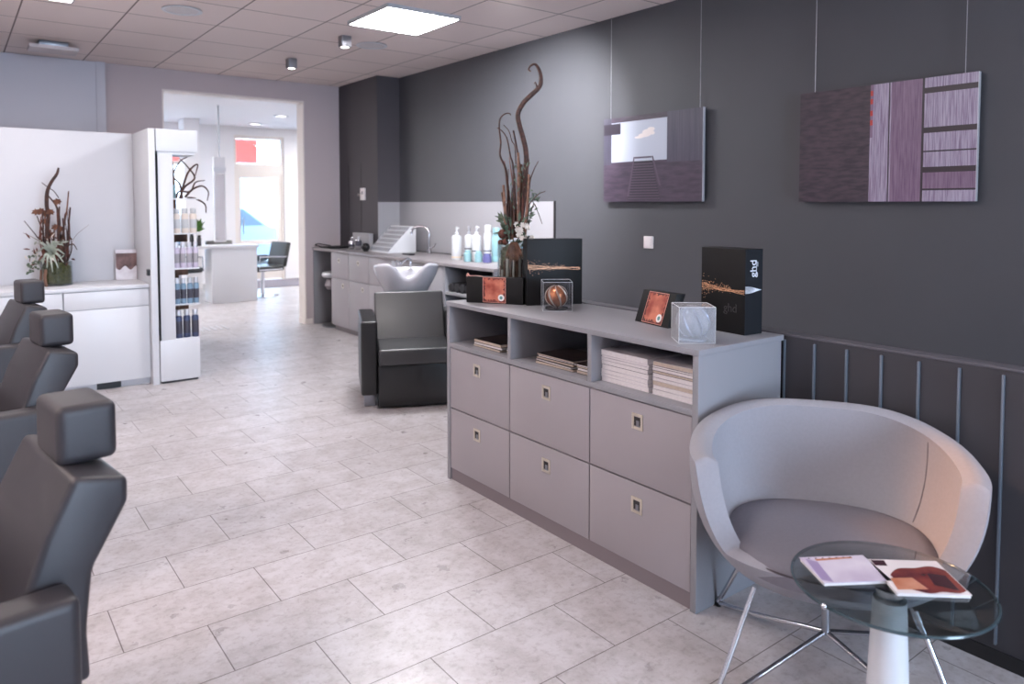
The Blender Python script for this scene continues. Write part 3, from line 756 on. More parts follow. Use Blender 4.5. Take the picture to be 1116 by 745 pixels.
bouquet_left()

# ------------------------------------------------------------------ white counter and partition at the left
CY = 6.90
def base_unit(x0, x1, label):
    t = thing('base_cabinet', label, 'cabinet', ((x0 + x1) / 2, 7.2, 0), 0, 'white counter cabinets')
    b = NB(); box(b, x0, x1, CY + .022, 7.45, .06, .835); obj('carcass', b, m_white, t)
    b = NB(); box(b, x0 + .003, x1 - .003, CY, CY + .02, .687, .830, .0015); obj('drawer', b, m_white, t)
    b = NB(); box(b, x0 + .003, x1 - .003, CY, CY + .02, .062, .681, .0015); obj('door', b, m_white, t)
    b = NB(); box(b, x0, x1, CY + .05, CY + .07, 0, .06); obj('plinth', b, m_white_panel, t)
    return t
base_unit(-.40, .70, 'white handleless base cabinet at the left edge, behind the styling chairs')
u = base_unit(.703, 1.338, 'white handleless base cabinet with black floor vent beside the tall end panel')
b = NB(); box(b, .93, 1.11, CY + .035, CY + .05, .004, .052); obj('vent', b, m_black_gap, u)
b = NB(); box(b, -.42, 1.338, CY - .006, 7.47, .836, .867, .002); tag(origin_to(obj('worktop', b, m_white), (.46, 7.2, .836)), 'long white worktop under the dried bouquet at the left', 'worktop')
t = thing('partition', 'tall white partition panel rising behind the white counter, with end panel', 'partition', (.5, 7.5, 0))
b = NB(); box(b, -1.2, 1.338, 7.49, 7.55, 0, 2.19, .002); obj('back_panel', b, m_white_panel, t)
b = NB(); box(b, 1.34, 1.392, 6.83, 7.55, 0, 2.19, .002); obj('end_panel', b, m_white, t)
b = NB(); box(b, 1.318, 1.34, 6.85, 6.905, .94, .995, .003); obj('door_stop', b, m_black_gap, t)
t = thing('picture_card', 'small upright card with dark and white print on the white counter', 'card', (1.25, 7.40, .868), R(-8))
b = NB(); box(b, -.085, .085, 0, .004, 0, .272); obj('card', b, m_cover_white, t, world=False)
b = NB(); box(b, -.083, .083, -.001, 0, .125, .24)
for i in range(24): x = -.083 + i * .0072; box(b, x, x + .0075, -.001, 0, .125 - .035 * (.5 + .5 * math.sin(i * .5)), .126)
obj('dark_print', b, mat('brown_print', (66, 42, 40), .5, noise=((120, 88, 84), 12)), t, world=False)
b = NB(); box(b, -.03, .03, .03, .032, 0, .18); obj('strut', b, m_white, t, world=False)

# display column
t = thing('display_column', 'white open display column of bottles beside the opening', 'display shelf', (1.56, 7.0, 0))
b = NB(); box(b, 1.40, 1.725, 6.83, 7.19, .02, .378, .003); box(b, 1.42, 1.71, 6.85, 7.17, 0, .02, mi=1); obj('base', b, [m_white, m_black_gap], t)
b = NB(); box(b, 1.40, 1.735, 6.83, 7.19, 2.0, 2.19, .003); box(b, 1.40, 1.715, 6.84, 7.18, 1.975, 2.0); obj('top_cap', b, m_white, t)
b = NB(); box(b, 1.41, 1.53, 6.835, 7.18, .378, 1.975, .003); obj('post', b, m_white, t)
b = NB(); box(b, 1.398, 1.409, 6.825, 7.19, .378, 2.0); obj('glass_side', b, m_glass_edge, t)
ZS = [.378, .678, .992, 1.297, 1.60]
for z in ZS[1:]:
    b = NB(); box(b, 1.531, 1.735, 6.84, 7.18, z - .010, z); obj('shelf', b, m_white, t)
b = NB()
tube(b, [(1.575, 7.10, .38), (1.585, 7.10, .8), (1.57, 7.10, 1.2), (1.582, 7.10, 1.6), (1.572, 7.11, 1.93)], [.04, .042, .036, .034, .025], 10, smooth=5)
box(b, 1.54, 1.70, 7.09, 7.13, .60, .662); box(b, 1.54, 1.70, 7.09, 7.13, .91, .975); box(b, 1.54, 1.70, 7.09, 7.13, 1.21, 1.282)
obj('driftwood_trunk', b, m_bark, t)
def bottle_mesh(prof, seg=16):
    b = NB(); lathe(b, prof, seg); return b
def simple_bottle(name, loc, h, r, mt, cap, label, group, band=None, pump=False, cat='bottle'):
    t = thing(name, label, cat, loc, 0, group)
    hb = h * (.80 if not pump else .74)
    b = bottle_mesh([(0, 0), (r * .92, 0), (r, h * .03), (r, hb * .90), (r * .86, hb * .97), (r * .45, hb), (0, hb)]); obj('body', b, mt, t, world=False)
    if pump:
        b = bottle_mesh([(0, hb), (r * .42, hb), (r * .42, hb + h * .07), (r * .18, hb + h * .08), (r * .18, hb + h * .16), (0, hb + h * .16)])
        tube(b, [(0, 0, hb + h * .17), (0, -.012, hb + h * .21), (0, -.042, hb + h * .20)], [.010, .009, .006], 8)
        cyl(b, 0, 0, hb + h * .14, hb + h * .24, .012, 12, .002)
        obj('pump', b, cap, t, world=False)
    else:
        b = bottle_mesh([(0, hb), (r * .80, hb), (r * .80, h * .98), (r * .72, h), (0, h)]); obj('cap', b, cap, t, world=False)
    if band:
        b = bottle_mesh([(r * 1.006, hb * band[1]), (r * 1.012, hb * band[1] + .001), (r * 1.012, hb * band[2] - .001), (r * 1.006, hb * band[2])]); obj('label_band', b, band[0], t, world=False)
    return t
def row(n, z, mt, cap, band, h, words_, grp):
    xs_ = [(1.565 if n == 3 else 1.557) + i * ((.136 if n == 3 else .158) / max(1, n - 1)) for i in range(n)]
    names = {3: ('left', 'middle', 'right'), 4: ('leftmost', 'second from left', 'third from left', 'rightmost')}[n]
    o0 = None
    for i, x in enumerate(xs_):
        lb = '%s, %s of its row in the display column' % (words_, names[i])
        if o0 is None: o0 = simple_bottle('product_bottle', (x, 6.885, z + .0005), h, .030 if n == 3 else .0245, mt, cap, lb, grp, band)
        else: dup(o0, (x, 6.885 + (.006 if i % 2 else 0), z + .0005), None, lb, grp)
row(3, ZS[0], m_bottle_navy, m_cap_silver, (m_label_dark, .2, .75), .245, 'navy bottle', 'navy bottles in the display column')
row(4, ZS[1], m_bottle_blue, m_cap_silver, (m_label_dark, .25, .7), .225, 'steel blue bottle', 'blue bottles in the display column')
row(4, ZS[2], m_bottle_lilac, m_cap_silver, (m_label_grey, .25, .7), .225, 'lilac bottle', 'lilac bottles in the display column')
row(3, ZS[3], m_bottle_beige, m_bottle_white, (m_bottle_white, .25, .7), .215, 'champagne bottle', 'champagne bottles in the display column')
simple_bottle('product_jar', (1.565, 7.03, ZS[4] + .0005), .12, .028, m_bottle_aqua, m_bottle_aqua, 'short aqua jar on the topmost shelf of the display column', None)
t = thing('twisted_twigs', 'twisted bare twigs bursting out of the top of the display column', 'twigs', (1.62, 6.92, 1.60))
for pts in ([(1.60, 6.92, 1.602), (1.64, 6.90, 1.70), (1.72, 6.88, 1.78), (1.66, 6.88, 1.88), (1.60, 6.9, 1.95)], [(1.62, 6.92, 1.602), (1.60, 6.9, 1.72), (1.55, 6.9, 1.80), (1.60, 6.88, 1.92), (1.66, 6.88, 1.96)],
            [(1.64, 6.9, 1.61), (1.70, 6.88, 1.68), (1.78, 6.87, 1.71), (1.83, 6.87, 1.66), (1.82, 6.87, 1.58)], [(1.66, 6.9, 1.605), (1.72, 6.9, 1.60), (1.80, 6.88, 1.55), (1.81, 6.88, 1.47)],
            [(1.60, 6.9, 1.605), (1.66, 6.87, 1.82), (1.74, 6.86, 1.90), (1.72, 6.86, 1.80)], [(1.57, 6.9, 1.605), (1.59, 6.88, 1.66), (1.68, 6.87, 1.66), (1.72, 6.86, 1.74), (1.80, 6.86, 1.76)]):
    b = NB(); tube(b, pts, [.010, .008, .004], 7, smooth=6); obj('twig', b, m_wood_twig, t)
b = NB(); rnd = random.Random(2)
for i in range(70):
    a = rnd.uniform(0, 6.28); p = Vector((1.755 + .01 * math.cos(a), 6.95, 1.305)); leafblade(b, p, p + Vector((rnd.uniform(-.04, .05), rnd.uniform(-.04, .04), rnd.uniform(.02, .12))), .008, .2, n=3)
tp = thing('potted_greenery', 'small bright green tuft beside the champagne bottles on the display column', 'plant', (1.745, 6.95, 1.297))
obj('foliage', b, m_leaf_bright, tp, smooth=False)
b = NB(); lathe(b, [(0, 0), (.016, 0), (.020, .03), (.017, .03), (0, .025)], 16, 1.725, 6.95, 1.2975); obj('pot', b, m_bark, tp)

# ------------------------------------------------------------------ wash counter along the right wall
FXw = 3.72
b = NB(); box(b, FXw - .012, XR - .013, 5.14, 8.045, .962, .992, .002); box(b, FXw - .012, 4.098, 8.045, YF - .004, .962, .992, .002)
tag(origin_to(obj('worktop', b, m_worktop), (4.06, 7.1, .962)), 'long grey worktop of the washing area along the dark wall', 'worktop')
def round_pull(parent, y, z):
    b = NB(); Mx = Matrix.Translation((FXw - .0005, y, z)) @ Matrix.Rotation(R(-90), 4, 'Y')
    lathe(b, [(.026, 0), (.03, .002), (.026, .004), (.018, .003), (.018, .0005)], 24, M=Mx); cyl(b, 0, 0, .0005, .0012, .018, 20, M=Mx, mi=1)  # flat dark disc stands in for the shade inside a finger hole
    obj('handle', b, [m_beige_plate, m_dark_trim_shade], parent)
for i, (y0, y1, lb) in enumerate(((8.08, 8.58, 'grey wash cabinet unit nearest the opening, beside the open knee space'), (7.55, 8.08, 'grey wash cabinet unit in the middle, left of the white basin'), (7.02, 7.55, 'grey wash cabinet unit partly behind the white basin'))):
    t = thing('base_cabinet', lb, 'cabinet', (4.05, (y0 + y1) / 2, 0), 0, 'washing area cabinets')
    b = NB(); xe = 4.095 if y1 > 8.06 else XR - .005; box(b, FXw + .021, xe, y0 + .002, y1 - .002, .07, .960); obj('carcass', b, m_lac_body, t)
    b = NB(); box(b, FXw + .05, FXw + .07, y0, y1, 0, .07); obj('plinth', b, m_trim_dark, t)
    b = NB(); box(b, FXw, FXw + .02, y0 + .003, y1 - .003, .652, .956, .0015); d = obj('drawer', b, m_lac, t); round_pull(d, y0 + .27, .87)
    b = NB(); box(b, FXw, FXw + .02, y0 + .003, y1 - .003, .072, .645, .0015); d = obj('door', b, m_lac, t); round_pull(d, y0 + .16, .57)
t = thing('base_cabinet', 'plain pale grey cabinet behind the right of the white basin', 'cabinet', (4.05, 6.5, 0), 0, 'washing area cabinets')
b = NB(); box(b, FXw + .021, XR - .005, 5.975, 7.018, .0, .960); obj('carcass', b, m_splash, t)
b = NB(); box(b, FXw, FXw + .02, 5.98, 7.015, .072, .956, .0015); obj('door', b, m_splash, t)
t = thing('open_shelf_unit', 'open grey shelf unit with black towels at the near end of the wash counter', 'shelf', (4.05, 5.55, 0), 0)
b = NB(); box(b, FXw, XR - .005, 5.945, 5.97, 0, .960); box(b, FXw, XR - .005, 5.145, 5.17, 0, .960); box(b, XR - .025, XR - .005, 5.17, 5.945, 0, .96); obj('carcass', b, m_lac_body, t)
for z in (.72, .38, .06):
    b = NB(); box(b, FXw, XR - .025, 5.17, 5.945, z - .025, z, .002); obj('shelf', b, m_splash, t)
def towel_mesh():
    b = NB(); pts = []
    prof = [(0, 0), (.036, 0), (.042, .006), (.043, .05), (.042, .30), (.036, .306), (0, .306)]
    lathe(b, prof, 20, M=Matrix.Translation((0, 0, .043)) @ Matrix.Rotation(R(90), 4, 'Y')); 
    tube(b, [(0, .041, .05), (.15, .0425, .05), (.306, .041, .05)], .006, 6)
    return b
tw = None
for i in range(6):
    lb = 'rolled black towel on the wash shelf, %s in the row' % ('nearest the basin', 'second from the basin', 'third from the basin', 'fourth from the basin', 'fifth from the basin', 'farthest from the basin')[i]
    loc = (FXw + .03, 5.885 - i * .09, .7205)
    if tw is None: tw = tag(obj('rolled_towel', towel_mesh(), m_towel), lb, 'towel', 'rolled towels on the wash shelf'); tw.location = loc
    else: o = tw.copy(); C.objects.link(o); o.location = loc; o['label'] = lb
# end panel of the counter at the far wall and the stool in the knee space
b = NB(); box(b, FXw, 4.09, YF - .03, YF - .002, 0, .96, .002); tag(origin_to(obj('end_panel', b, m_lac_body), (3.9, YF - .015, 0)), 'dark grey end panel carrying the wash counter at the far wall', 'panel')
t = thing('stool', 'white round stool tucked under the far end of the wash counter', 'stool', (3.90, 8.83, 0))
b = NB(); lathe(b, [(0, .62), (.16, .62), (.185, .64), (.188, .66), (.17, .685), (0, .69)], 32, 3.90, 8.83); obj('seat', b, m_white, t)
b = NB(); lathe(b, [(0, .46), (.12, .47), (.15, .52), (.12, .60), (.05, .62), (0, .62)], 28, 3.90, 8.83); obj('seat_shell', b, m_trim_dark, t)
b = NB(); cyl(b, 3.90, 8.83, .03, .47, .022); obj('column', b, m_chrome, t)
b = NB(); lathe(b, [(0, 0), (.19, 0), (.19, .01), (.05, .03), (0, .032)], 32, 3.90, 8.83); obj('foot_plate', b, m_steel, t)

# things on the wash counter
ZW = .9925
t = thing('colour_swatch_stand', 'white wedge stand with rows of hair colour swatches on the wash counter', 'display stand', (4.12, 7.75, ZW))
b = NB(); prism(b, [(3.93, ZW), (4.30, ZW), (4.30, ZW + .30), (4.24, ZW + .30)], 'y', 7.50, 8.00, .002); obj('wedge', b, m_white, t)
rnd = random.Random(8); b = NB()
dx, dz = .31, .30; nL = math.hypot(dx, dz)
sw_cols = [mat('swatch_%d' % i, c, .5) for i, c in enumerate(((46, 48, 66), (78, 84, 104), (26, 28, 38), (60, 52, 62), (112, 116, 132)))]
for i in range(6):
    for j in range(9):
        u = .06 + i * .155; y = 7.515 + j * .053
        p = Vector((3.93 + dx * u, y, ZW + dz * u)); n = Vector((-dz, 0, dx)) / nL
        for a in range(1):
            s = Vector((dx, 0, dz)) / nL
            q = [p, p + Vector((0, .026, 0)), p + Vector((0, .040, 0)) + s * .052, p + Vector((0, .014, 0)) + s * .052]
            quad(b, [v + n * .004 for v in q], rnd.randrange(5))
obj('swatches', b, sw_cols, t, smooth=False)
t = thing('tap', 'chrome gooseneck tap on the wash counter beside the colour swatches', 'tap', (4.27, 7.15, ZW))
b = NB(); cyl(b, 4.27, 7.15, ZW, ZW + .05, .026, 20, .003); obj('base', b, m_chrome, t)
b = NB(); tube(b, [(4.27, 7.15, ZW + .04), (4.27, 7.15, ZW + .22), (4.262, 7.165, ZW + .27), (4.235, 7.20, ZW + .30), (4.19, 7.25, ZW + .305), (4.15, 7.29, ZW + .285), (4.135, 7.31, ZW + .25), (4.132, 7.312, ZW + .22)], .014, 10, smooth=5); obj('spout', b, m_chrome, t)
b = NB(); tube(b, [(4.27, 7.15, ZW + .06), (4.31, 7.11, ZW + .08), (4.32, 7.09, ZW + .12)], .008, 8); obj('lever', b, m_chrome, t)
b = NB(); box(b, 3.96, 4.03, 7.05, 7.22, ZW, ZW + .018, .006); tag(origin_to(obj('soap_dish', b, m_black_gloss), (4.0, 7.1, ZW)), 'small flat black dish behind the rim of the white basin', 'dish')
t = thing('display_case', 'grey square case standing on the wash counter behind two silver dispensers', 'case', (4.02, 8.45, ZW))
b = NB(); box(b, 4.03, 4.085, 8.16, 8.62, ZW, ZW + .20, .003); obj('case', b, m_splash, t)
b = NB(); tube(b, [(4.05, 8.62, ZW + .17), (4.05, 8.66, ZW + .17), (4.05, 8.66, ZW + .12), (4.05, 8.62, ZW + .12)], .006, 6); obj('handle', b, m_dark_trim_shade, t)
simple_bottle('dispenser_bottle', (3.92, 8.42, ZW), .15, .035, m_chrome, m_chrome, 'silver pump dispenser before the grey case, left of the pair', 'silver dispensers', (m_label_dark, .3, .6), True)
simple_bottle('dispenser_bottle', (3.94, 8.27, ZW), .17, .038, m_chrome, m_cap_silver, 'silver pump dispenser before the grey case, right of the pair', 'silver dispensers', (m_label_dark, .4, .9), True)
t = thing('round_speaker', 'small round black speaker on the wash counter beside the swatch stand', 'speaker', (3.90, 7.99, ZW))
b = NB(); sphere(b, (3.90, 7.99, ZW + .05), .05, 20, 14, .95); obj('ball', b, m_black_gloss, t)
b = NB(); cyl(b, 3.90, 7.99, ZW, ZW + .012, .03, 20, .002); obj('foot', b, m_black, t)
t = thing('folder', 'flat black folder with cable at the far end of the wash counter', 'folder', (3.88, 8.88, ZW))
b = NB(); box(b, 3.75, 4.05, 8.70, 9.02, ZW, ZW + .018, .004); obj('folder', b, m_black, t)
b = NB(); tube(b, [(3.80, 9.05, ZW + .008), (3.73, 9.09, ZW + .03), (3.78, 9.11, ZW + .045), (3.86, 9.07, ZW + .03), (3.9, 9.0, ZW + .022)], .007, 6, smooth=4); obj('cable', b, m_black, t)
bt = [((4.02, 6.20), .34, .052, m_bottle_white, m_bottle_white, (m_amber_band, .10, .14), True, 'large white pump bottle with amber stripe, leftmost on the wash counter'),
      ((4.12, 6.13), .345, .042, m_bottle_white, m_cap_silver, (m_label_dark, .42, .47), True, 'slim white pump bottle with dark stripe, second from left on the wash counter'),
      ((4.11, 5.98), .35, .048, m_bottle_white, m_bottle_white, (m_label_dark, .36, .40), True, 'white pump bottle, third from left on the wash counter'),
      ((4.18, 5.885), .355, .044, m_bottle_white, m_bottle_white, (m_label_dark, .34, .38), False, 'tall white capped bottle, left of the aqua bottle on the wash counter'),
      ((4.20, 5.775), .33, .045, m_bottle_aqua, m_bottle_aqua, (m_bottle_teal, .05, .2), False, 'aqua capped bottle on the wash counter beside the dried twigs'),
      ((4.24, 5.64), .36, .044, m_bottle_white, m_bottle_white, None, True, 'white pump bottle nearly hidden by the dried twigs')]
for p, h, r, mt, cap, band, pump, lb in bt:
    simple_bottle('pump_bottle' if pump else 'capped_bottle', (p[0], p[1], ZW), h, r, mt, cap, lb, 'hair care bottles on the wash counter', band, pump)
for p, h, r, mt, lb in (((3.99, 5.96), .11, .038, m_bottle_aqua, 'short aqua jar, left one before the white pump bottles'), ((4.04, 5.845), .105, .038, m_bottle_aqua, 'short aqua jar, right one before the white pump bottles'), ((4.07, 5.745), .085, .045, m_purple_jar, 'short violet jar before the aqua bottle')):
    simple_bottle('product_jar', (p[0], p[1], ZW), h, r, mt, mt, lb, None, None, False, 'jar')
for i, (y, lb) in enumerate(((5.36, 'slim blue spray bottle right of the dried twigs, left of the pair'), (5.27, 'slim blue spray bottle right of the dried twigs, right of the pair'))):
    t = thing('spray_bottle', lb, 'bottle', (4.22, y, ZW), 0, 'blue spray bottles')
    b = NB(); lathe(b, [(0, 0), (.035, 0), (.036, .12), (.012, .19), (.011, .22), (0, .22)], 16); obj('body', b, m_bottle_blue, t, world=False)
    b = NB(); cyl(b, 0, 0, .22, .245, .013, 12, .002); box(b, -.045, .012, -.008, .008, .245, .268, .003); tube(b, [(-.02, 0, .245), (-.034, 0, .215)], .004, 6); obj('trigger', b, m_black, t, world=False)

# ------------------------------------------------------------------ wash chair with basin (faces the photographer)
def wash_chair():
    az = R(23.8)
    t = thing('wash_chair', 'black leather wash chair with white ceramic basin at its head', 'salon chair', (2.93, 5.18, 0), -az)
    # local frame: +y goes away from the viewer (towards the basin), x to the right
    W = .29
    def arm(s):
        x0, x1 = (-W - .125, -W) if s < 0 else (W, W + .125)
        b = NB(); box(b, x0, x1, -.30, .42, .10, .665, .022, 4); return b
    obj('armrest', arm(-1), m_leather_blk, t, world=False); obj('armrest', arm(1), m_leather_blk, t, world=False)
    b = NB(); box(b, -W + .002, W - .002, -.34, .42, .015, .33, .006, 2); obj('base', b, m_leather_blk, t, world=False)
    b = NB(); box(b, -W + .003, W - .003, -.38, .30, .335, .46, .022, 4); obj('seat', b, m_leather_gloss, t, world=False)
    # reclined backrest
    M = Matrix.Translation((0, .10, .44)) @ Matrix.Rotation(R(-24), 4, 'X')
    b = NB(); box(b, -W + .004, W - .004, 0, .085, 0, .42, .018, 4, M=M); obj('backrest', b, m_leather_gloss, t, world=False)
    for s in (-1, 1):
        b = NB(); xx = s * (W + .06); box(b, xx - .04, xx + .04, -.22, -.12, 0, .10, .003); obj('foot', b, m_steel, t, world=False)
    # ceramic basin: rim polygon (plan) with a neck notch towards the sitter, body narrowing downwards
    ZB = 1.0
    n = 72
    def rim(a, k):
        x = .272 * math.copysign(abs(math.cos(a)) ** .8, math.cos(a)); y = .235 * math.copysign(abs(math.sin(a)) ** .8, math.sin(a))
        return x * k, y * k
    def notch(a):                       # neck rest, centred on the front (-y)
        d = abs(((a - 1.5 * PI + PI) % (2 * PI)) - PI)
        return math.exp(-(d / .34) ** 2)
    rings = []
    b = NB()
    levels = [('o', .36, -.36), ('o', .44, -.33), ('o', .56, -.26), ('o', .74, -.18), ('o', .90, -.10), ('o', 1.0, -.04), ('o', 1.03, -.005), ('o', 1.02, .014), ('o', .985, .022), ('i', .94, .014), ('i', .86, -.05), ('i', .70, -.12), ('i', .38, -.15), ('i', .05, -.155)]
    for kind, k, dz in levels:
        ring = []
        for i in range(n):
            a = 2 * PI * i / n; x, y = rim(a, k); q = notch(a)
            w = max(0, min(1, (dz + .20) / .20))
            z = ZB + dz - .12 * q * w
            y += (.07 * q * w if kind == 'o' else .05 * q * w)
            y += (.06 * (1 - k) if kind == 'o' else 0)
            z -= .16 * y * w                      # the rim dips towards the back
            ring.append(b.verts.new((x, y + .52, z)))
        rings.append(ring)
    for r0, r1 in zip(rings, rings[1:]):
        for i in range(n):
            j = (i + 1) % n; b.faces.new((r0[i], r0[j], r1[j], r1[i]))
    b.faces.new(rings[0][::-1]); b.faces.new(rings[-1])
    bs = obj('basin', b, m_ceramic, t, world=False, ang=70)
    b = NB(); lathe(b, [(0, 0), (.022, 0), (.024, .004), (.012, .006), (0, .005)], 20, 0, .52, ZB - .155); obj('drain', b, m_chrome, bs, world=False)
    b = NB(); tube(b, [(.06, .72, ZB + .0), (.06, .72, ZB + .05), (.02, .66, ZB + .06), (-.04, .60, ZB + .03)], [.012, .012, .014, .018], 10, smooth=4); tube(b, [(-.06, .72, ZB), (-.06, .72, ZB + .03), (-.08, .70, ZB + .05)], .010, 8); obj('hand_shower', b, m_chrome, bs, world=False)
    b = NB(); box(b, -.09, .09, .50, .66, .0, .66, .01); obj('basin_pedestal', b, m_leather_blk, t, world=False)
wash_chair()

# ------------------------------------------------------------------ styling chairs (face the left wall)
def styling_chair(loc, rz, label):
    t = thing('styling_chair', label, 'salon chair', loc, rz, 'styling chairs facing the left wall')
    # local: sitter faces -x; y is the chair's width; origin on the floor under the backrest
    hw = .235
    back = [(.165, .90), (.05, .925), (-.012, .80), (-.075, .62), (-.10, .44), (.075, .44), (.07, .56), (.085, .70), (.165, .84)]
    b = NB(); prism(b, back, 'y', -hw, hw, .018, 3); obj('backrest', b, m_leather, t, world=False)
    hr = [(.045, .955), (.185, .955), (.195, 1.0), (.185, 1.10), (.055, 1.115), (.03, 1.06)]
    b = NB(); box(b, .045, .178, -.125, .085, .918, 1.062, .024, 4); obj('headrest', b, m_pillow, t, world=False)
    for s in (-1, 1):
        b = NB(); tube(b, [(.11, s * .06, .88), (.112, s * .06, .94)], .007, 8); obj('headrest_rod', b, m_chrome, t, world=False)
    b = NB(); box(b, -.56, -.02, -hw, hw, .40, .52, .03, 4); obj('seat', b, m_leather, t, world=False)
    for s in (-1, 1):
        y0, y1 = (-hw - .115, -hw - .004) if s < 0 else (hw + .004, hw + .115)
        b = NB(); box(b, -.52, .03, y0, y1, .36, .70, .026, 4); obj('armrest', b, m_leather, t, world=False)
    b = NB(); box(b, -.50, .05, -hw, hw, .34, .40, .01); obj('seat_frame', b, m_leather_blk, t, world=False)
    b = NB(); cyl(b, -.24, 0, .03, .36, .035, 24); cyl(b, -.24, 0, .03, .20, .05, 24); obj('column', b, m_chrome, t, world=False)
    b = NB(); lathe(b, [(0, 0), (.28, 0), (.285, .008), (.26, .018), (.06, .04), (0, .042)], 40, -.24, 0); obj('foot_plate', b, m_steel, t, world=False)
    b = NB(); tube(b, [(-.50, -.14, .34), (-.70, -.14, .20), (-.70, .14, .20), (-.50, .14, .34)], .012, 8); obj('footrest', b, m_chrome, t, world=False)
    return t
sc0 = styling_chair((.125, 2.15, 0), R(8), 'black leather styling chair with block headrest, nearest in the left foreground')
dup(sc0, (.235, 3.92, 0), R(8), 'black leather styling chair with block headrest, middle one of the row of three')
dup(sc0, (.275, 5.66, 0), R(8), 'black leather styling chair with block headrest, farthest, closest to the white counter')

# ------------------------------------------------------------------ tub chair
def tub_chair():
    fa = math.atan2(-.58, -.815)                         # direction it faces
    t = thing('tub_chair', 'grey wool tub chair on chrome wire legs behind the glass table', 'armchair', (2.275, 1.27, 0), fa + R(90))
    # local: faces -y, x to the sitter's left (photo right)
    n = 96
    def sm(a, b_, v):
        u = max(0, min(1, (v - a) / (b_ - a))); return u * u * (3 - 2 * u)
    def rimz(a):                                         # a = 0 at the back (+y), +-pi at the front
        d = abs(a)
        back = .80 - .085 * sm(.2, 2.0, d)
        return back * (1 - sm(1.94, 2.22, d)) + .445 * sm(1.94, 2.22, d)
    RX, RYb, RYf = .445, .40, .37
    def plan(a, k):
        s, c = math.sin(a), math.cos(a)
        x = RX * math.copysign(abs(s) ** .82, s); y = (RYb if c > 0 else RYf) * math.copysign(abs(c) ** .82, c)
        return x * k, y * k
    zb = .305
    b = NB(); rings = []
    angs = []
    for i in range(n):
        u = -1 + 2 * i / n
        angs.append(u * PI)
    # concentrate samples round the arm tips
    angs = []
    for lo, hi, m in ((-PI, -2.26, 16), (-2.26, -1.90, 20), (-1.90, 1.90, 60), (1.90, 2.26, 20), (2.26, PI, 16)):
        angs += [lo + (hi - lo) * j / m for j in range(m)]
    n = len(angs)
    NO, NI = 16, 12
    def outer(a, v):                                     # v 0 bottom .. 1 rim
        zr = rimz(a); z = zb + (zr - zb) * v
        hv = (.72 - z) / (.72 - zb) if z < .72 else 0
        k = .36 + .64 * (max(0, 1 - hv ** 2.3)) ** (1 / 1.9)
        tip = 1.0
        x, y = plan(a, k); return (x, y + (.02 if False else 0), z)
    def inner(a, v):                                     # v 1 rim .. 0 seat level
        zr = rimz(a); z0 = .42; z = z0 + (max(zr - .002, z0 + .01) - z0) * v
        hv = max(0, (.72 - z) / (.72 - zb)); k = .36 + .64 * (max(0, 1 - hv ** 2.3)) ** (1 / 1.9)
        th = .072
        kk = max(.3, k - th / .43)
        x, y = plan(a, kk); return (x, y, z)
    for j in range(NO + 1):
        v = j / NO; rings.append([b.verts.new(outer(a, v)) for a in angs])
    # rounded rim
    top = rings[-1]
    for q in (.25, .5, .75):
        rr = []
        for i, a in enumerate(angs):
            o = Vector(outer(a, 1)); p = Vector(inner(a, 1)); c = o.lerp(p, q); c.z += .016 * math.sin(PI * q); rr.append(b.verts.new(c))
        rings.append(rr)
    for j in range(NI + 1):
        v = 1 - j / NI; rings.append([b.verts.new(inner(a, v)) for a in angs])
    for r0, r1 in zip(rings, rings[1:]):
        for i in range(n):
            j = (i + 1) % n; b.faces.new((r0[i], r0[j], r1[j], r1[i]))
    b.faces.new(rings[0][::-1]); b.faces.new(rings[-1])
    obj('shell', b, m_felt, t, world=False, ang=50)
    # seat cushion
    b = NB(); lv = [(.70, .40), (.985, .405), (1.0, .43), (1.0, .452), (.97, .468), (.85, .478), (.5, .486), (.02, .488)]
    rings = []
    for k, z in lv:
        ring = []
        for a in angs:
            s, c = math.sin(a), math.cos(a)
            x = .318 * math.copysign(abs(s) ** .85, s); y = (.275 if c > 0 else .325) * math.copysign(abs(c) ** .85, c)
            ring.append(b.verts.new((x * k, y * k, z)))
        rings.append(ring)
    for r0, r1 in zip(rings, rings[1:]):
        for i in range(n): b.faces.new((r0[i], r0[(i + 1) % n], r1[(i + 1) % n], r1[i]))
    b.faces.new(rings[0][::-1]); b.faces.new(rings[-1])
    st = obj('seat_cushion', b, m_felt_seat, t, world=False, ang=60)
    b = NB(); pts = []
    for a in angs + [angs[0]]:
        s, c = math.sin(a), math.cos(a); pts.append((.320 * math.copysign(abs(s) ** .85, s), (.277 if c > 0 else .327) * math.copysign(abs(c) ** .85, c), .448))
    tube(b, pts, .0035, 6); obj('piping', b, m_piping, st, world=False)
    # seams on the inner back
    for s in (1,):
        b = NB(); tube(b, [tuple(Vector(inner(s * 1.05, v)) * 1.0) for v in (.15, .35, .55, .75, .95)], .0022, 5); obj('seam', b, m_felt_seat, t, world=False)
    # wire base: four feet, return rods to a low hub
    b = NB(); hub = (0, 0, .13)
    tube(b, [(0, 0, .31), (0, 0, .125)], .014, 10); obj('hub_post', b, m_steel, t, world=False)
    for sx, sy in ((-1, -1), (1, -1), (-1, 1), (1, 1)):
        fx, fy = sx * .35, sy * .305
        b = NB()
        tube(b, [(sx * .23, sy * .17, .33), (fx * .95, fy * .95, .06), (fx, fy, .022), (fx * .95, fy * .95, .016), (fx * .6, fy * .6, .055), (0, 0, .132)], .0085, 10, smooth=6)
        lg = obj('leg', b, m_chrome, t, world=False)
        b = NB(); cyl(b, fx, fy, 0, .013, .013, 14, .002); obj('glide', b, m_black, lg, world=False)
tub_chair()

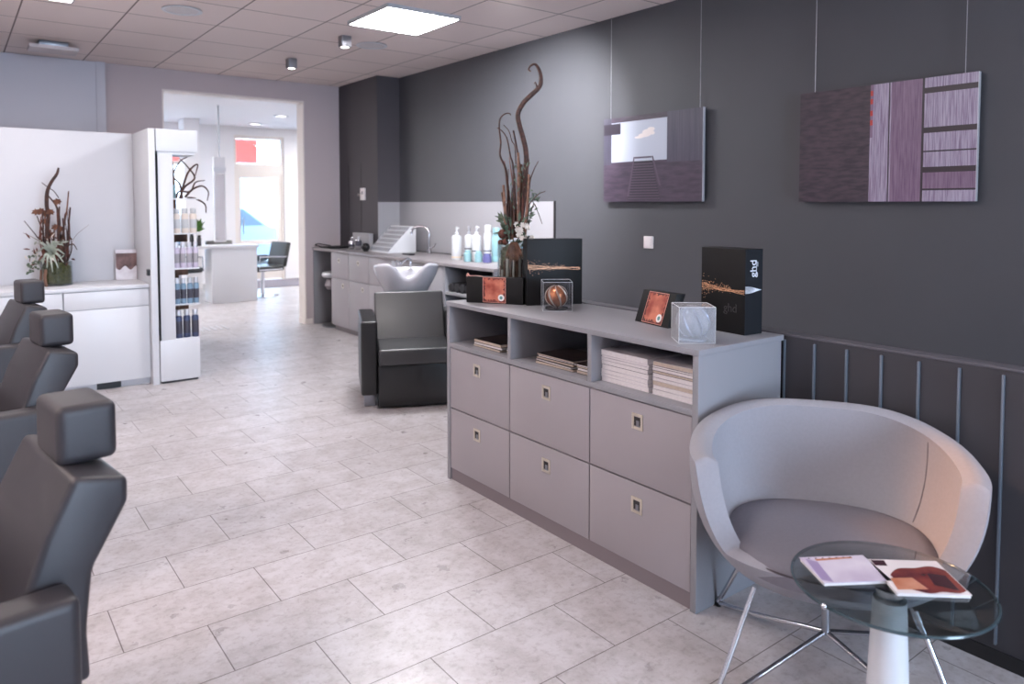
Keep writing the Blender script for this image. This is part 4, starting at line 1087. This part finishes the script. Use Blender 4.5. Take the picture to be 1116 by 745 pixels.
# ------------------------------------------------------------------ glass side table with magazines
TX, TY, TZ = 1.993, .932, .53
t = thing('side_table', 'round glass side table on a white tapered post in front of the tub chair', 'table', (TX, TY, 0))
b = NB(); lathe(b, [(0, TZ - .011), (.245, TZ - .011), (.249, TZ - .008), (.249, TZ - .003), (.245, TZ), (0, TZ)], 72); obj('tabletop', b, m_glass_top, t, world=False)
b = NB(); tube(b, [(.2485 * math.cos(i * PI / 48), .2485 * math.sin(i * PI / 48), TZ - .0055) for i in range(97)], .0042, 6, caps=False); obj('polished_rim', b, mat('glass_rim', (58, 72, 78), .15, .1), t, world=False)
b = NB(); lathe(b, [(0, .015), (.062, .015), (.060, .05), (.044, .44), (.042, .485), (0, .485)], 32); obj('post', b, m_white, t, world=False)
b = NB(); lathe(b, [(0, .485), (.03, .485), (.034, .492), (.04, .512), (.043, .519), (0, .519)], 28); obj('mounting_disc', b, m_chrome, t, world=False)
b = NB(); lathe(b, [(0, 0), (.20, 0), (.205, .006), (.19, .014), (.07, .016), (0, .016)], 48); obj('foot_plate', b, m_white, t, world=False)
b = NB(); Ma = R(169); sphere(b, (.251 * math.cos(Ma), .251 * math.sin(Ma), TZ - .005), .008, 12, 8); obj('glass_stud', b, m_chrome, t, world=False)

def open_mag(loc, rz, w, d, label, mats, art):
    t = thing('magazine', label, 'magazine', loc, rz, 'magazines on the glass table')
    b = NB(); box(b, -w / 2, w / 2, -d / 2, d / 2, .0005, .009, .001); obj('pages', b, m_paper, t, world=False)
    b = NB(); box(b, -w / 2 - .002, w / 2 + .002, -d / 2 - .002, d / 2 + .002, .009, .0102); cv = obj('cover', b, mats[0], t, world=False)
    b = NB(); art(b, w, d); obj('cover_picture', b, mats[1:], cv, world=False, smooth=False)
m_mag1 = mat('pale_lilac_cover', (214, 206, 216), .28, noise=((186, 172, 192), 7))
m_mag2 = mat('white_gloss_cover', (222, 214, 214), .25)
m_hair = mat('auburn_print', (84, 34, 42), .25, noise=((124, 56, 50), 16))
m_hair2 = mat('plum_print', (58, 26, 38), .25)
m_skin = mat('copper_tan_print', (176, 110, 82), .25, noise=((206, 150, 126), 10))
def art1(b, w, d):
    quad(b, [(-w * .5, -d * .40, .0105), (-w * .36, -d * .5, .0105), (-w * .30, d * .30, .0105), (-w * .44, d * .46, .0105)], 0)
    quad(b, [(-w * .30, d * .34, .0105), (w * .3, d * .40, .0105), (w * .3, d * .46, .0105), (-w * .30, d * .42, .0105)], 1)
    for i in range(7): quad(b, [(-w * .4 + i * w * .11, d * .43, .0106), (-w * .37 + i * w * .11, d * .43, .0106), (-w * .36 + i * w * .11, d * .47, .0106), (-w * .39 + i * w * .11, d * .47, .0106)], 2)
def art2(b, w, d):
    # flowing dark hair over a copper face
    n = 14; top = []; bot = []
    for i in range(n + 1):
        u = i / n; x = -w * .38 + u * w * .88
        top.append((x, d * (.02 + .30 * math.sin(PI * u * .8) + .05 * math.sin(9 * u)), .0105)); bot.append((x, d * (-.40 - .08 * math.sin(PI * u) + .03 * math.sin(13 * u)), .0105))
    for i in range(n): quad(b, [bot[i], bot[i + 1], top[i + 1], top[i]], 0)
    quad(b, [(-w * .46, -d * .42, .0107), (-w * .02, -d * .38, .0107), (-w * .10, -d * .05, .0107), (-w * .42, -d * .08, .0107)], 1)
    quad(b, [(w * .12, -d * .25, .0107), (w * .40, -d * .40, .0107), (w * .42, d * .05, .0107), (w * .18, d * .1, .0107)], 2)
    quad(b, [(-w * .48, d * .30, .0107), (-w * .30, d * .30, .0107), (-w * .28, d * .48, .0107), (-w * .48, d * .48, .0107)], 2)
# glass-top magazines: one pale, one with auburn picture
open_mag((1.945, 1.035, TZ + .0005), R(-37 + 4), .185, .14, 'pale lilac magazine lying on the glass table, left of the auburn one', [m_mag1, mat('violet_print', (150, 132, 168), .3), m_skin, m_dark_trim_shade], art1)
open_mag((2.062, .892, TZ + .0005), R(-37 - 4), .185, .18, 'magazine with auburn hair picture lying on the right of the glass table', [m_mag2, m_hair, m_skin, m_hair2], art2)

# ------------------------------------------------------------------ pictures on the right wall
m_art_mauve = mat('mauve_gravel_print', (76, 64, 78), .35, noise=((58, 49, 62), 9, (1, 1, 6)))
m_art_sky = mat('pale_sky_print', (176, 181, 194), .35)
m_art_cloud = mat('cloud_print', (222, 212, 208), .35)
m_art_slat = mat('grey_slat_print', (82, 78, 92), .35, noise=((62, 60, 74), 30, (1, 9, .1)))
m_art_rail = mat('dark_rail_print', (48, 41, 52), .35)
m_art_rust = mat('grey_mauve_print', (84, 72, 86), .35)
m_art_water = mat('dark_rippled_print', (70, 56, 66), .35, noise=((44, 37, 48), 16, (1, .8, 3.5)))
m_art_plank = mat('rose_plank_print', (130, 106, 128), .35, noise=((98, 72, 98), 30, (1, 8, .25)))
m_art_plank_l = mat('lilac_plank_print', (172, 162, 180), .35, noise=((118, 98, 124), 30, (1, 8, .25)))
m_art_black = mat('dark_plum_print', (40, 28, 38), .35)
m_art_red = mat('red_print', (176, 58, 52), .35)
def picture(y0, y1, z0, z1, wires, label, draw, mats):
    t = thing('wall_picture', label, 'picture', (XR, (y0 + y1) / 2, z0), 0, 'frameless prints on the dark wall')
    xf = XR - .05
    b = NB(); box(b, xf, xf + .022, y0, y1, z0, z1, .001); obj('board', b, m_black, t)
    b = NB()
    W, H = y1 - y0, z1 - z0
    lay = [0]
    def rect(u0, u1, v0, v1, mi):        # u from the photo-left (far) edge, v from the bottom
        lay[0] += 1
        x = xf - .0006 - .00002 * lay[0]
        quad(b, [(x, y1 - u0 * W, z0 + v0 * H), (x, y1 - u1 * W, z0 + v0 * H), (x, y1 - u1 * W, z0 + v1 * H), (x, y1 - u0 * W, z0 + v1 * H)], mi)
    def poly(pts, mi):
        lay[0] += 1
        x = xf - .0006 - .00002 * lay[0]
        quad(b, [(x, y1 - u * W, z0 + v * H) for u, v in pts], mi)
    draw(rect, poly)
    obj('print', b, mats, t, smooth=False)
    b = NB(); box(b, xf - .0006, xf + .0226, y0 - .003, y0, z0, z1); obj('edge', b, m_alu, t)
    for y in wires:
        b = NB(); tube(b, [(xf + .026, y, z1 - .03), (xf + .026, y, ZC - .001)], .0022, 6); obj('hanging_wire', b, m_wire, t)
    b = NB()
    for y in wires: box(b, xf + .022, XR - .001, y - .012, y + .012, z1 - .05, z1 - .02)
    obj('hook', b, m_wire, t)
def d1_(rect, poly):
    rect(0, 1, 0, 1, 0)
    rect(.67, 1, .44, 1, 3); rect(0, .09, .44, 1, 3)
    rect(.09, .67, .47, .94, 1)                      # the bright opening onto the sky
    rect(.0, .19, .80, .93, 4)
    for (u, v, w, h) in ((.38, .74, .13, .05), (.42, .77, .12, .06), (.47, .80, .08, .05), (.34, .73, .10, .03), (.50, .76, .05, .04)):
        poly([(u + w / 2 * (1 + math.cos(k * PI / 6)), v + h / 2 * (1 + math.sin(k * PI / 6))) for k in range(12)], 2)
    poly([(.27, .02), (.61, .02), (.525, .47), (.34, .47)], 4)
    for k in range(14):
        v = .03 + .43 * (1 - (1 - k / 14) ** 1.0) ; s = v / .47
        poly([(.27 + .075 * s, v), (.61 - .09 * s, v), (.61 - .09 * s, v + .012), (.27 + .075 * s, v + .012)], 5)
    poly([(.265, .06), (.285, .06), (.345, .52), (.333, .52)], 5); poly([(.595, .18), (.615, .18), (.535, .52), (.52, .52)], 5)
    poly([(.345, .50), (.345, .52), (.52, .52), (.52, .50)], 5)
picture(3.437, 4.455, 1.57, 2.252, (4.40, 3.485), 'frameless print of a railway track running to a bright sky opening', d1_, [m_art_mauve, m_art_sky, m_art_cloud, m_art_slat, m_art_rail, m_art_rust])
def d2_(rect, poly):
    rect(0, .44, 0, 1, 0)
    rect(.44, 1, 0, 1, 2)
    rect(.44, .455, .55, 1, 1)
    for v in (.95, .88, .78, .70): rect(.44, .455, v - .045, v, 4)
    rect(.545, .552, 0, 1, 3)
    rect(.56, .73, 0, 1, 1)
    rect(.735, 1, 0, 1, 2)
    rect(.725, .737, 0, 1, 3)
    for v0, v1 in ((.875, .92), (.555, .60), (.235, .28)): rect(.735, 1, v0, v1, 3)
    for v0, v1 in ((.40, .412), (.09, .105)): rect(.735, 1, v0, v1, 3)
    rect(.737, 1, .105, .235, 1)
picture(1.640, 2.668, 1.565, 2.252, (2.585, 1.715), 'frameless print of dark water beside lilac wooden planks', d2_, [m_art_water, m_art_plank, m_art_plank_l, m_art_black, m_art_red])
t = thing('light_switch', 'white square light switch on the dark wall below the railway print', 'switch', (XR, 3.99, 1.25))
b = NB(); box(b, XR - .012, XR, 3.942, 4.038, 1.2, 1.296, .003); obj('plate', b, m_switch, t)
b = NB(); box(b, XR - .018, XR - .012, 3.955, 4.025, 1.213, 1.283, .004); obj('rocker', b, m_switch, t)
t = thing('thermostat', 'small white thermostat with knob on the charcoal pillar', 'thermostat', (4.10, 8.44, 1.67))
b = NB(); box(b, 4.075, 4.10, 8.385, 8.495, 1.60, 1.75, .004); obj('body', b, m_switch, t)
b = NB(); box(b, 4.073, 4.076, 8.41, 8.46, 1.67, 1.71); obj('display', b, m_label_grey, t)
b = NB(); cyl(b, 0, 0, 0, .02, .015, 14, .003, M=Matrix.Translation((4.10, 8.56, 1.665)) @ Matrix.Rotation(R(-90), 4, 'Y')); obj('knob', b, m_switch, t)

# ------------------------------------------------------------------ the bright far room
t = thing('reception_desk', 'white reception desk block in the bright far room', 'desk', (3.55, 12.0, 0))
b = NB(); box(b, 3.20, 3.90, 11.90, 12.3, 0, .86, .004); obj('body', b, m_white, t)
b = NB(); box(b, 2.3, 3.93, 11.88, 12.34, .86, .90, .004); obj('top', b, m_white, t)
b = NB(); box(b, 2.32, 2.37, 11.95, 12.3, 0, .86); obj('leg', b, m_white, t)
t = thing('hanging_mirror', 'white framed panel hanging from a rod above the reception desk', 'mirror', (3.35, 11.97, .95))
b = NB(); box(b, 3.27, 3.44, 11.94, 12.0, .96, 2.28, .004); obj('panel', b, m_white_panel, t)
b = NB(); box(b, 3.285, 3.425, 11.935, 11.94, 1.0, 2.02); obj('glass', b, mat('mirror_glass', (214, 216, 220), .05, .6), t)
b = NB(); box(b, 3.262, 3.448, 11.936, 12.004, 2.06, 2.12); obj('clamp', b, m_alu, t)
b = NB(); tube(b, [(3.36, 11.97, 2.28), (3.36, 11.97, ZC)], .012, 8); obj('rod', b, m_steel, t)
for i, (x, y, lb) in enumerate(((4.69, 14.3, 'recessed round downlight in the far room ceiling, left of the pair'), (4.64, 12.75, 'recessed round downlight in the far room ceiling, right of the pair'))):
    t = thing('downlight', lb, 'ceiling light', (x, y, ZC), 0, 'far room downlights')
    b = NB(); lathe(b, [(.085, 0), (.13, 0), (.13, -.012), (.09, -.012)], 28, x, y, ZC); obj('ring', b, m_alu, t)
    b = NB(); cyl(b, x, y, ZC - .008, ZC - .002, .088, 28); obj('lens', b, m_down_lens, t)
def far_chair(loc, rz, label):
    t = thing('salon_chair', label, 'salon chair', loc, rz, 'black chairs in the far room')
    M = Matrix.Translation((0, .24, .50)) @ Matrix.Rotation(R(-14), 4, 'X')
    b = NB(); box(b, -.25, .25, -.26, .26, .43, .52, .025, 3); obj('seat', b, m_leather_blk, t, world=False)
    b = NB(); box(b, -.24, .24, 0, .07, 0, .42, .02, 3, M=M); obj('backrest', b, m_leather_blk, t, world=False)
    for s in (-1, 1):
        b = NB(); tube(b, [(s * .27, .28, .66), (s * .27, -.22, .68), (s * .27, -.24, .46), (s * .27, .2, .46)], .014, 8); obj('armrest', b, m_chrome, t, world=False)
    b = NB(); cyl(b, 0, 0, .03, .43, .03); obj('column', b, m_chrome, t, world=False)
    b = NB(); lathe(b, [(0, 0), (.26, 0), (.26, .01), (.05, .035), (0, .036)], 32); obj('foot_plate', b, m_chrome, t, world=False)
    return t
f0 = far_chair((4.17, 12.45, 0), R(-75), 'black salon chair right of the white reception desk')
dup(f0, (2.95, 12.85, 0), R(20), 'black salon chair left of the white reception desk, behind the display column')
dup(f0, (3.85, 13.25, 0), R(10), 'black salon chair deeper in the far room behind the desk')
for i, (x, h, mt, lb) in enumerate(((2.86, .16, m_bottle_white, 'white styling bottle at the left on the reception desk top'), (2.95, .20, m_black_gloss, 'black styling bottle in the middle on the reception desk top'), (3.06, .17, m_leather, 'dark grey styling bottle at the right on the reception desk top'))):
    simple_bottle('styling_bottle', (x, 12.05, .90), h, .032, mt, m_black, lb, 'bottles on the reception desk')
# radiator-white ledge, street outside: paving, facade, car, red boards
b = NB(); box(b, -14, 26, Y2 + .2, 34, -.14, -.02); struct('ground', b, m_street)
t = thing('building', 'pale stone building across the street beyond the door', 'building', (6, 27.5, 0))
b = NB(); box(b, -8, 22, 27, 28, -.02, 9); obj('wall', b, m_facade, t)
for x in (1.5, 4.6, 7.7, 10.8):
    for z in (.9, 4.2):
        b = NB(); box(b, x - .08, x + 1.48, 26.94, 27, z - .08, z + 2.0); w = obj('window', b, m_white, t)
        b = NB(); box(b, x, x + 1.4, 26.93, 26.95, z, z + 1.9); obj('pane', b, m_car_glass, w)
def car():
    t = thing('car', 'grey blue parked car seen through the street door', 'car', (6.0, 19.5, -.02), 0)
    body = [(-3.2, .25), (-3.2, .85), (-2.9, .95), (-2.0, 1.02), (-1.35, 1.46), (-.2, 1.52), (.45, 1.02), (1.35, .86), (1.55, .6), (1.5, .25)]
    b = NB(); prism(b, body, 'y', -.85, .85, .05, 3); obj('body', b, m_car, t, world=False)
    b = NB()
    for s in (-1, 1):
        y = s * .853
        quad(b, [(-1.95, y, 1.03), (-1.32, y, 1.40), (-.85, y, 1.42), (-.85, y, 1.03)]); quad(b, [(-.78, y, 1.03), (-.78, y, 1.42), (-.22, y, 1.44), (.30, y, 1.03)])
    quad(b, [(-.15, -.72, 1.475), (-.15, .72, 1.475), (.43, .74, 1.055), (.43, -.74, 1.055)])
    obj('windows', b, m_car_glass, t, world=False)
    for x in (-2.35, .75):
        for s in (-1, 1):
            b = NB(); cyl(b, 0, 0, -.1, .1, .31, 28, .03, M=Matrix.Translation((x, s * .78, .31)) @ Matrix.Rotation(R(90), 4, 'X')); obj('wheel', b, m_tyre, t, world=False)
    b = NB(); box(b, 1.42, 1.56, -.75, -.42, .58, .70, .02); box(b, 1.42, 1.56, .42, .75, .58, .70, .02); obj('headlights', b, m_cap_silver, t, world=False)
car()
for i, (x0, x1, lb) in enumerate(((4.6, 5.03, 'red sign board behind the left of the transom above the street door'), (3.9, 4.1, 'red sign board seen left of the white column'))):
    b = NB(); box(b, x0, x1, Y2 + .22, Y2 + .26, 2.38, 2.86, .004) if i == 0 else box(b, 3.2, 3.72, Y2 + .22, Y2 + .26, 2.38, 2.86, .004)
    tag(origin_to(obj('sign_board', b, m_red_sign), ((x0 + x1) / 2, Y2 + .24, 2.38)), lb, 'sign')

# ------------------------------------------------------------------ light
w = bpy.data.worlds.new('World'); sc.world = w; w.use_nodes = True
nt = w.node_tree; bg = nt.nodes['Background']                    # bluish daylight on the street behind, paler bright sky ahead
tc = nt.nodes.new('ShaderNodeTexCoord'); sx = nt.nodes.new('ShaderNodeSeparateXYZ'); nt.links.new(tc.outputs['Generated'], sx.inputs[0])
mr = nt.nodes.new('ShaderNodeMapRange'); mr.inputs['From Min'].default_value = -.3; mr.inputs['From Max'].default_value = .3; nt.links.new(sx.outputs['Y'], mr.inputs['Value'])
mx = nt.nodes.new('ShaderNodeMix'); mx.data_type = 'RGBA'; nt.links.new(mr.outputs['Result'], mx.inputs['Factor'])
mx.inputs['A'].default_value = (21, 27, 35, 1); mx.inputs['B'].default_value = (2.6, 2.7, 2.8, 1)
nt.links.new(mx.outputs['Result'], bg.inputs['Color']); bg.inputs['Strength'].default_value = 1.0
def portal(loc, rot, sx, sy):
    l = bpy.data.lights.new('window_portal', 'AREA'); l.shape = 'RECTANGLE'; l.size = sx; l.size_y = sy; l.cycles.is_portal = True
    o = bpy.data.objects.new('window_portal', l); C.objects.link(o); o.location = loc; o.rotation_euler = rot
for x0, x1 in ((1.2, 2.9),):
    portal(((x0 + x1) / 2, YB - .1, 1.5), (R(90), 0, 0), x1 - x0, 2.5)
for x0, x1, z0 in ((2.0, 3.74, .3), (4.5, 5.5, 0), (6.0, 8.4, .3)):
    portal(((x0 + x1) / 2, Y2 + .15, (2.92 + z0) / 2), (R(-90), 0, 0), x1 - x0, 2.92 - z0)

def spot_lamp(loc, aim, energy, angle, colour, soft=.04):
    l = bpy.data.lights.new('spot_lamp', 'SPOT'); l.energy = energy; l.spot_size = R(angle); l.spot_blend = 1.0; l.color = colour; l.shadow_soft_size = soft
    o = bpy.data.objects.new('spot_lamp', l); C.objects.link(o); o.location = loc
    o.rotation_euler = (Vector(aim) - Vector(loc)).to_track_quat('-Z', 'Y').to_euler()
spot_lamp((3.0, 4.2, 3.07), (4.4, 5.35, 1.95), 760, 78, (.95, .97, 1.0))      # added unseen spot that brightens the dark wall
spot_lamp((.9, 3.2, 2.95), (2.47, .97, .60), 620, 10.5, (1.0, .50, .24), .03)     # added unseen warm lamp that tints the tub chair's arm

# ------------------------------------------------------------------ camera
cam = bpy.data.cameras.new('Camera'); co = bpy.data.objects.new('Camera', cam); C.objects.link(co)
co.location = (0, 0, 1.55)
co.rotation_euler = (R(90 - 2.704), 0, R(-37.254))
cam.sensor_fit = 'HORIZONTAL'; cam.sensor_width = 36; cam.lens = 36 * 803.9 / 1116
cam.shift_x = 0; cam.shift_y = -(372.5 - 260.3) / 1116
cam.clip_start = .05; cam.clip_end = 200
cam.dof.use_dof = True; cam.dof.focus_distance = 3.3; cam.dof.aperture_fstop = 2.4
sc.camera = co
sc.view_settings.view_transform = 'Standard'; sc.view_settings.look = 'None'
sc.view_settings.gamma = 1.0; sc.view_settings.exposure = 0.0; sc.view_settings.use_curve_mapping = False
sc.cycles.use_denoising = True
sc.cycles.max_bounces = 10; sc.cycles.transparent_max_bounces = 24
sc.cycles.caustics_reflective = False; sc.cycles.caustics_refractive = False
sc.cycles.sample_clamp_indirect = 6.0
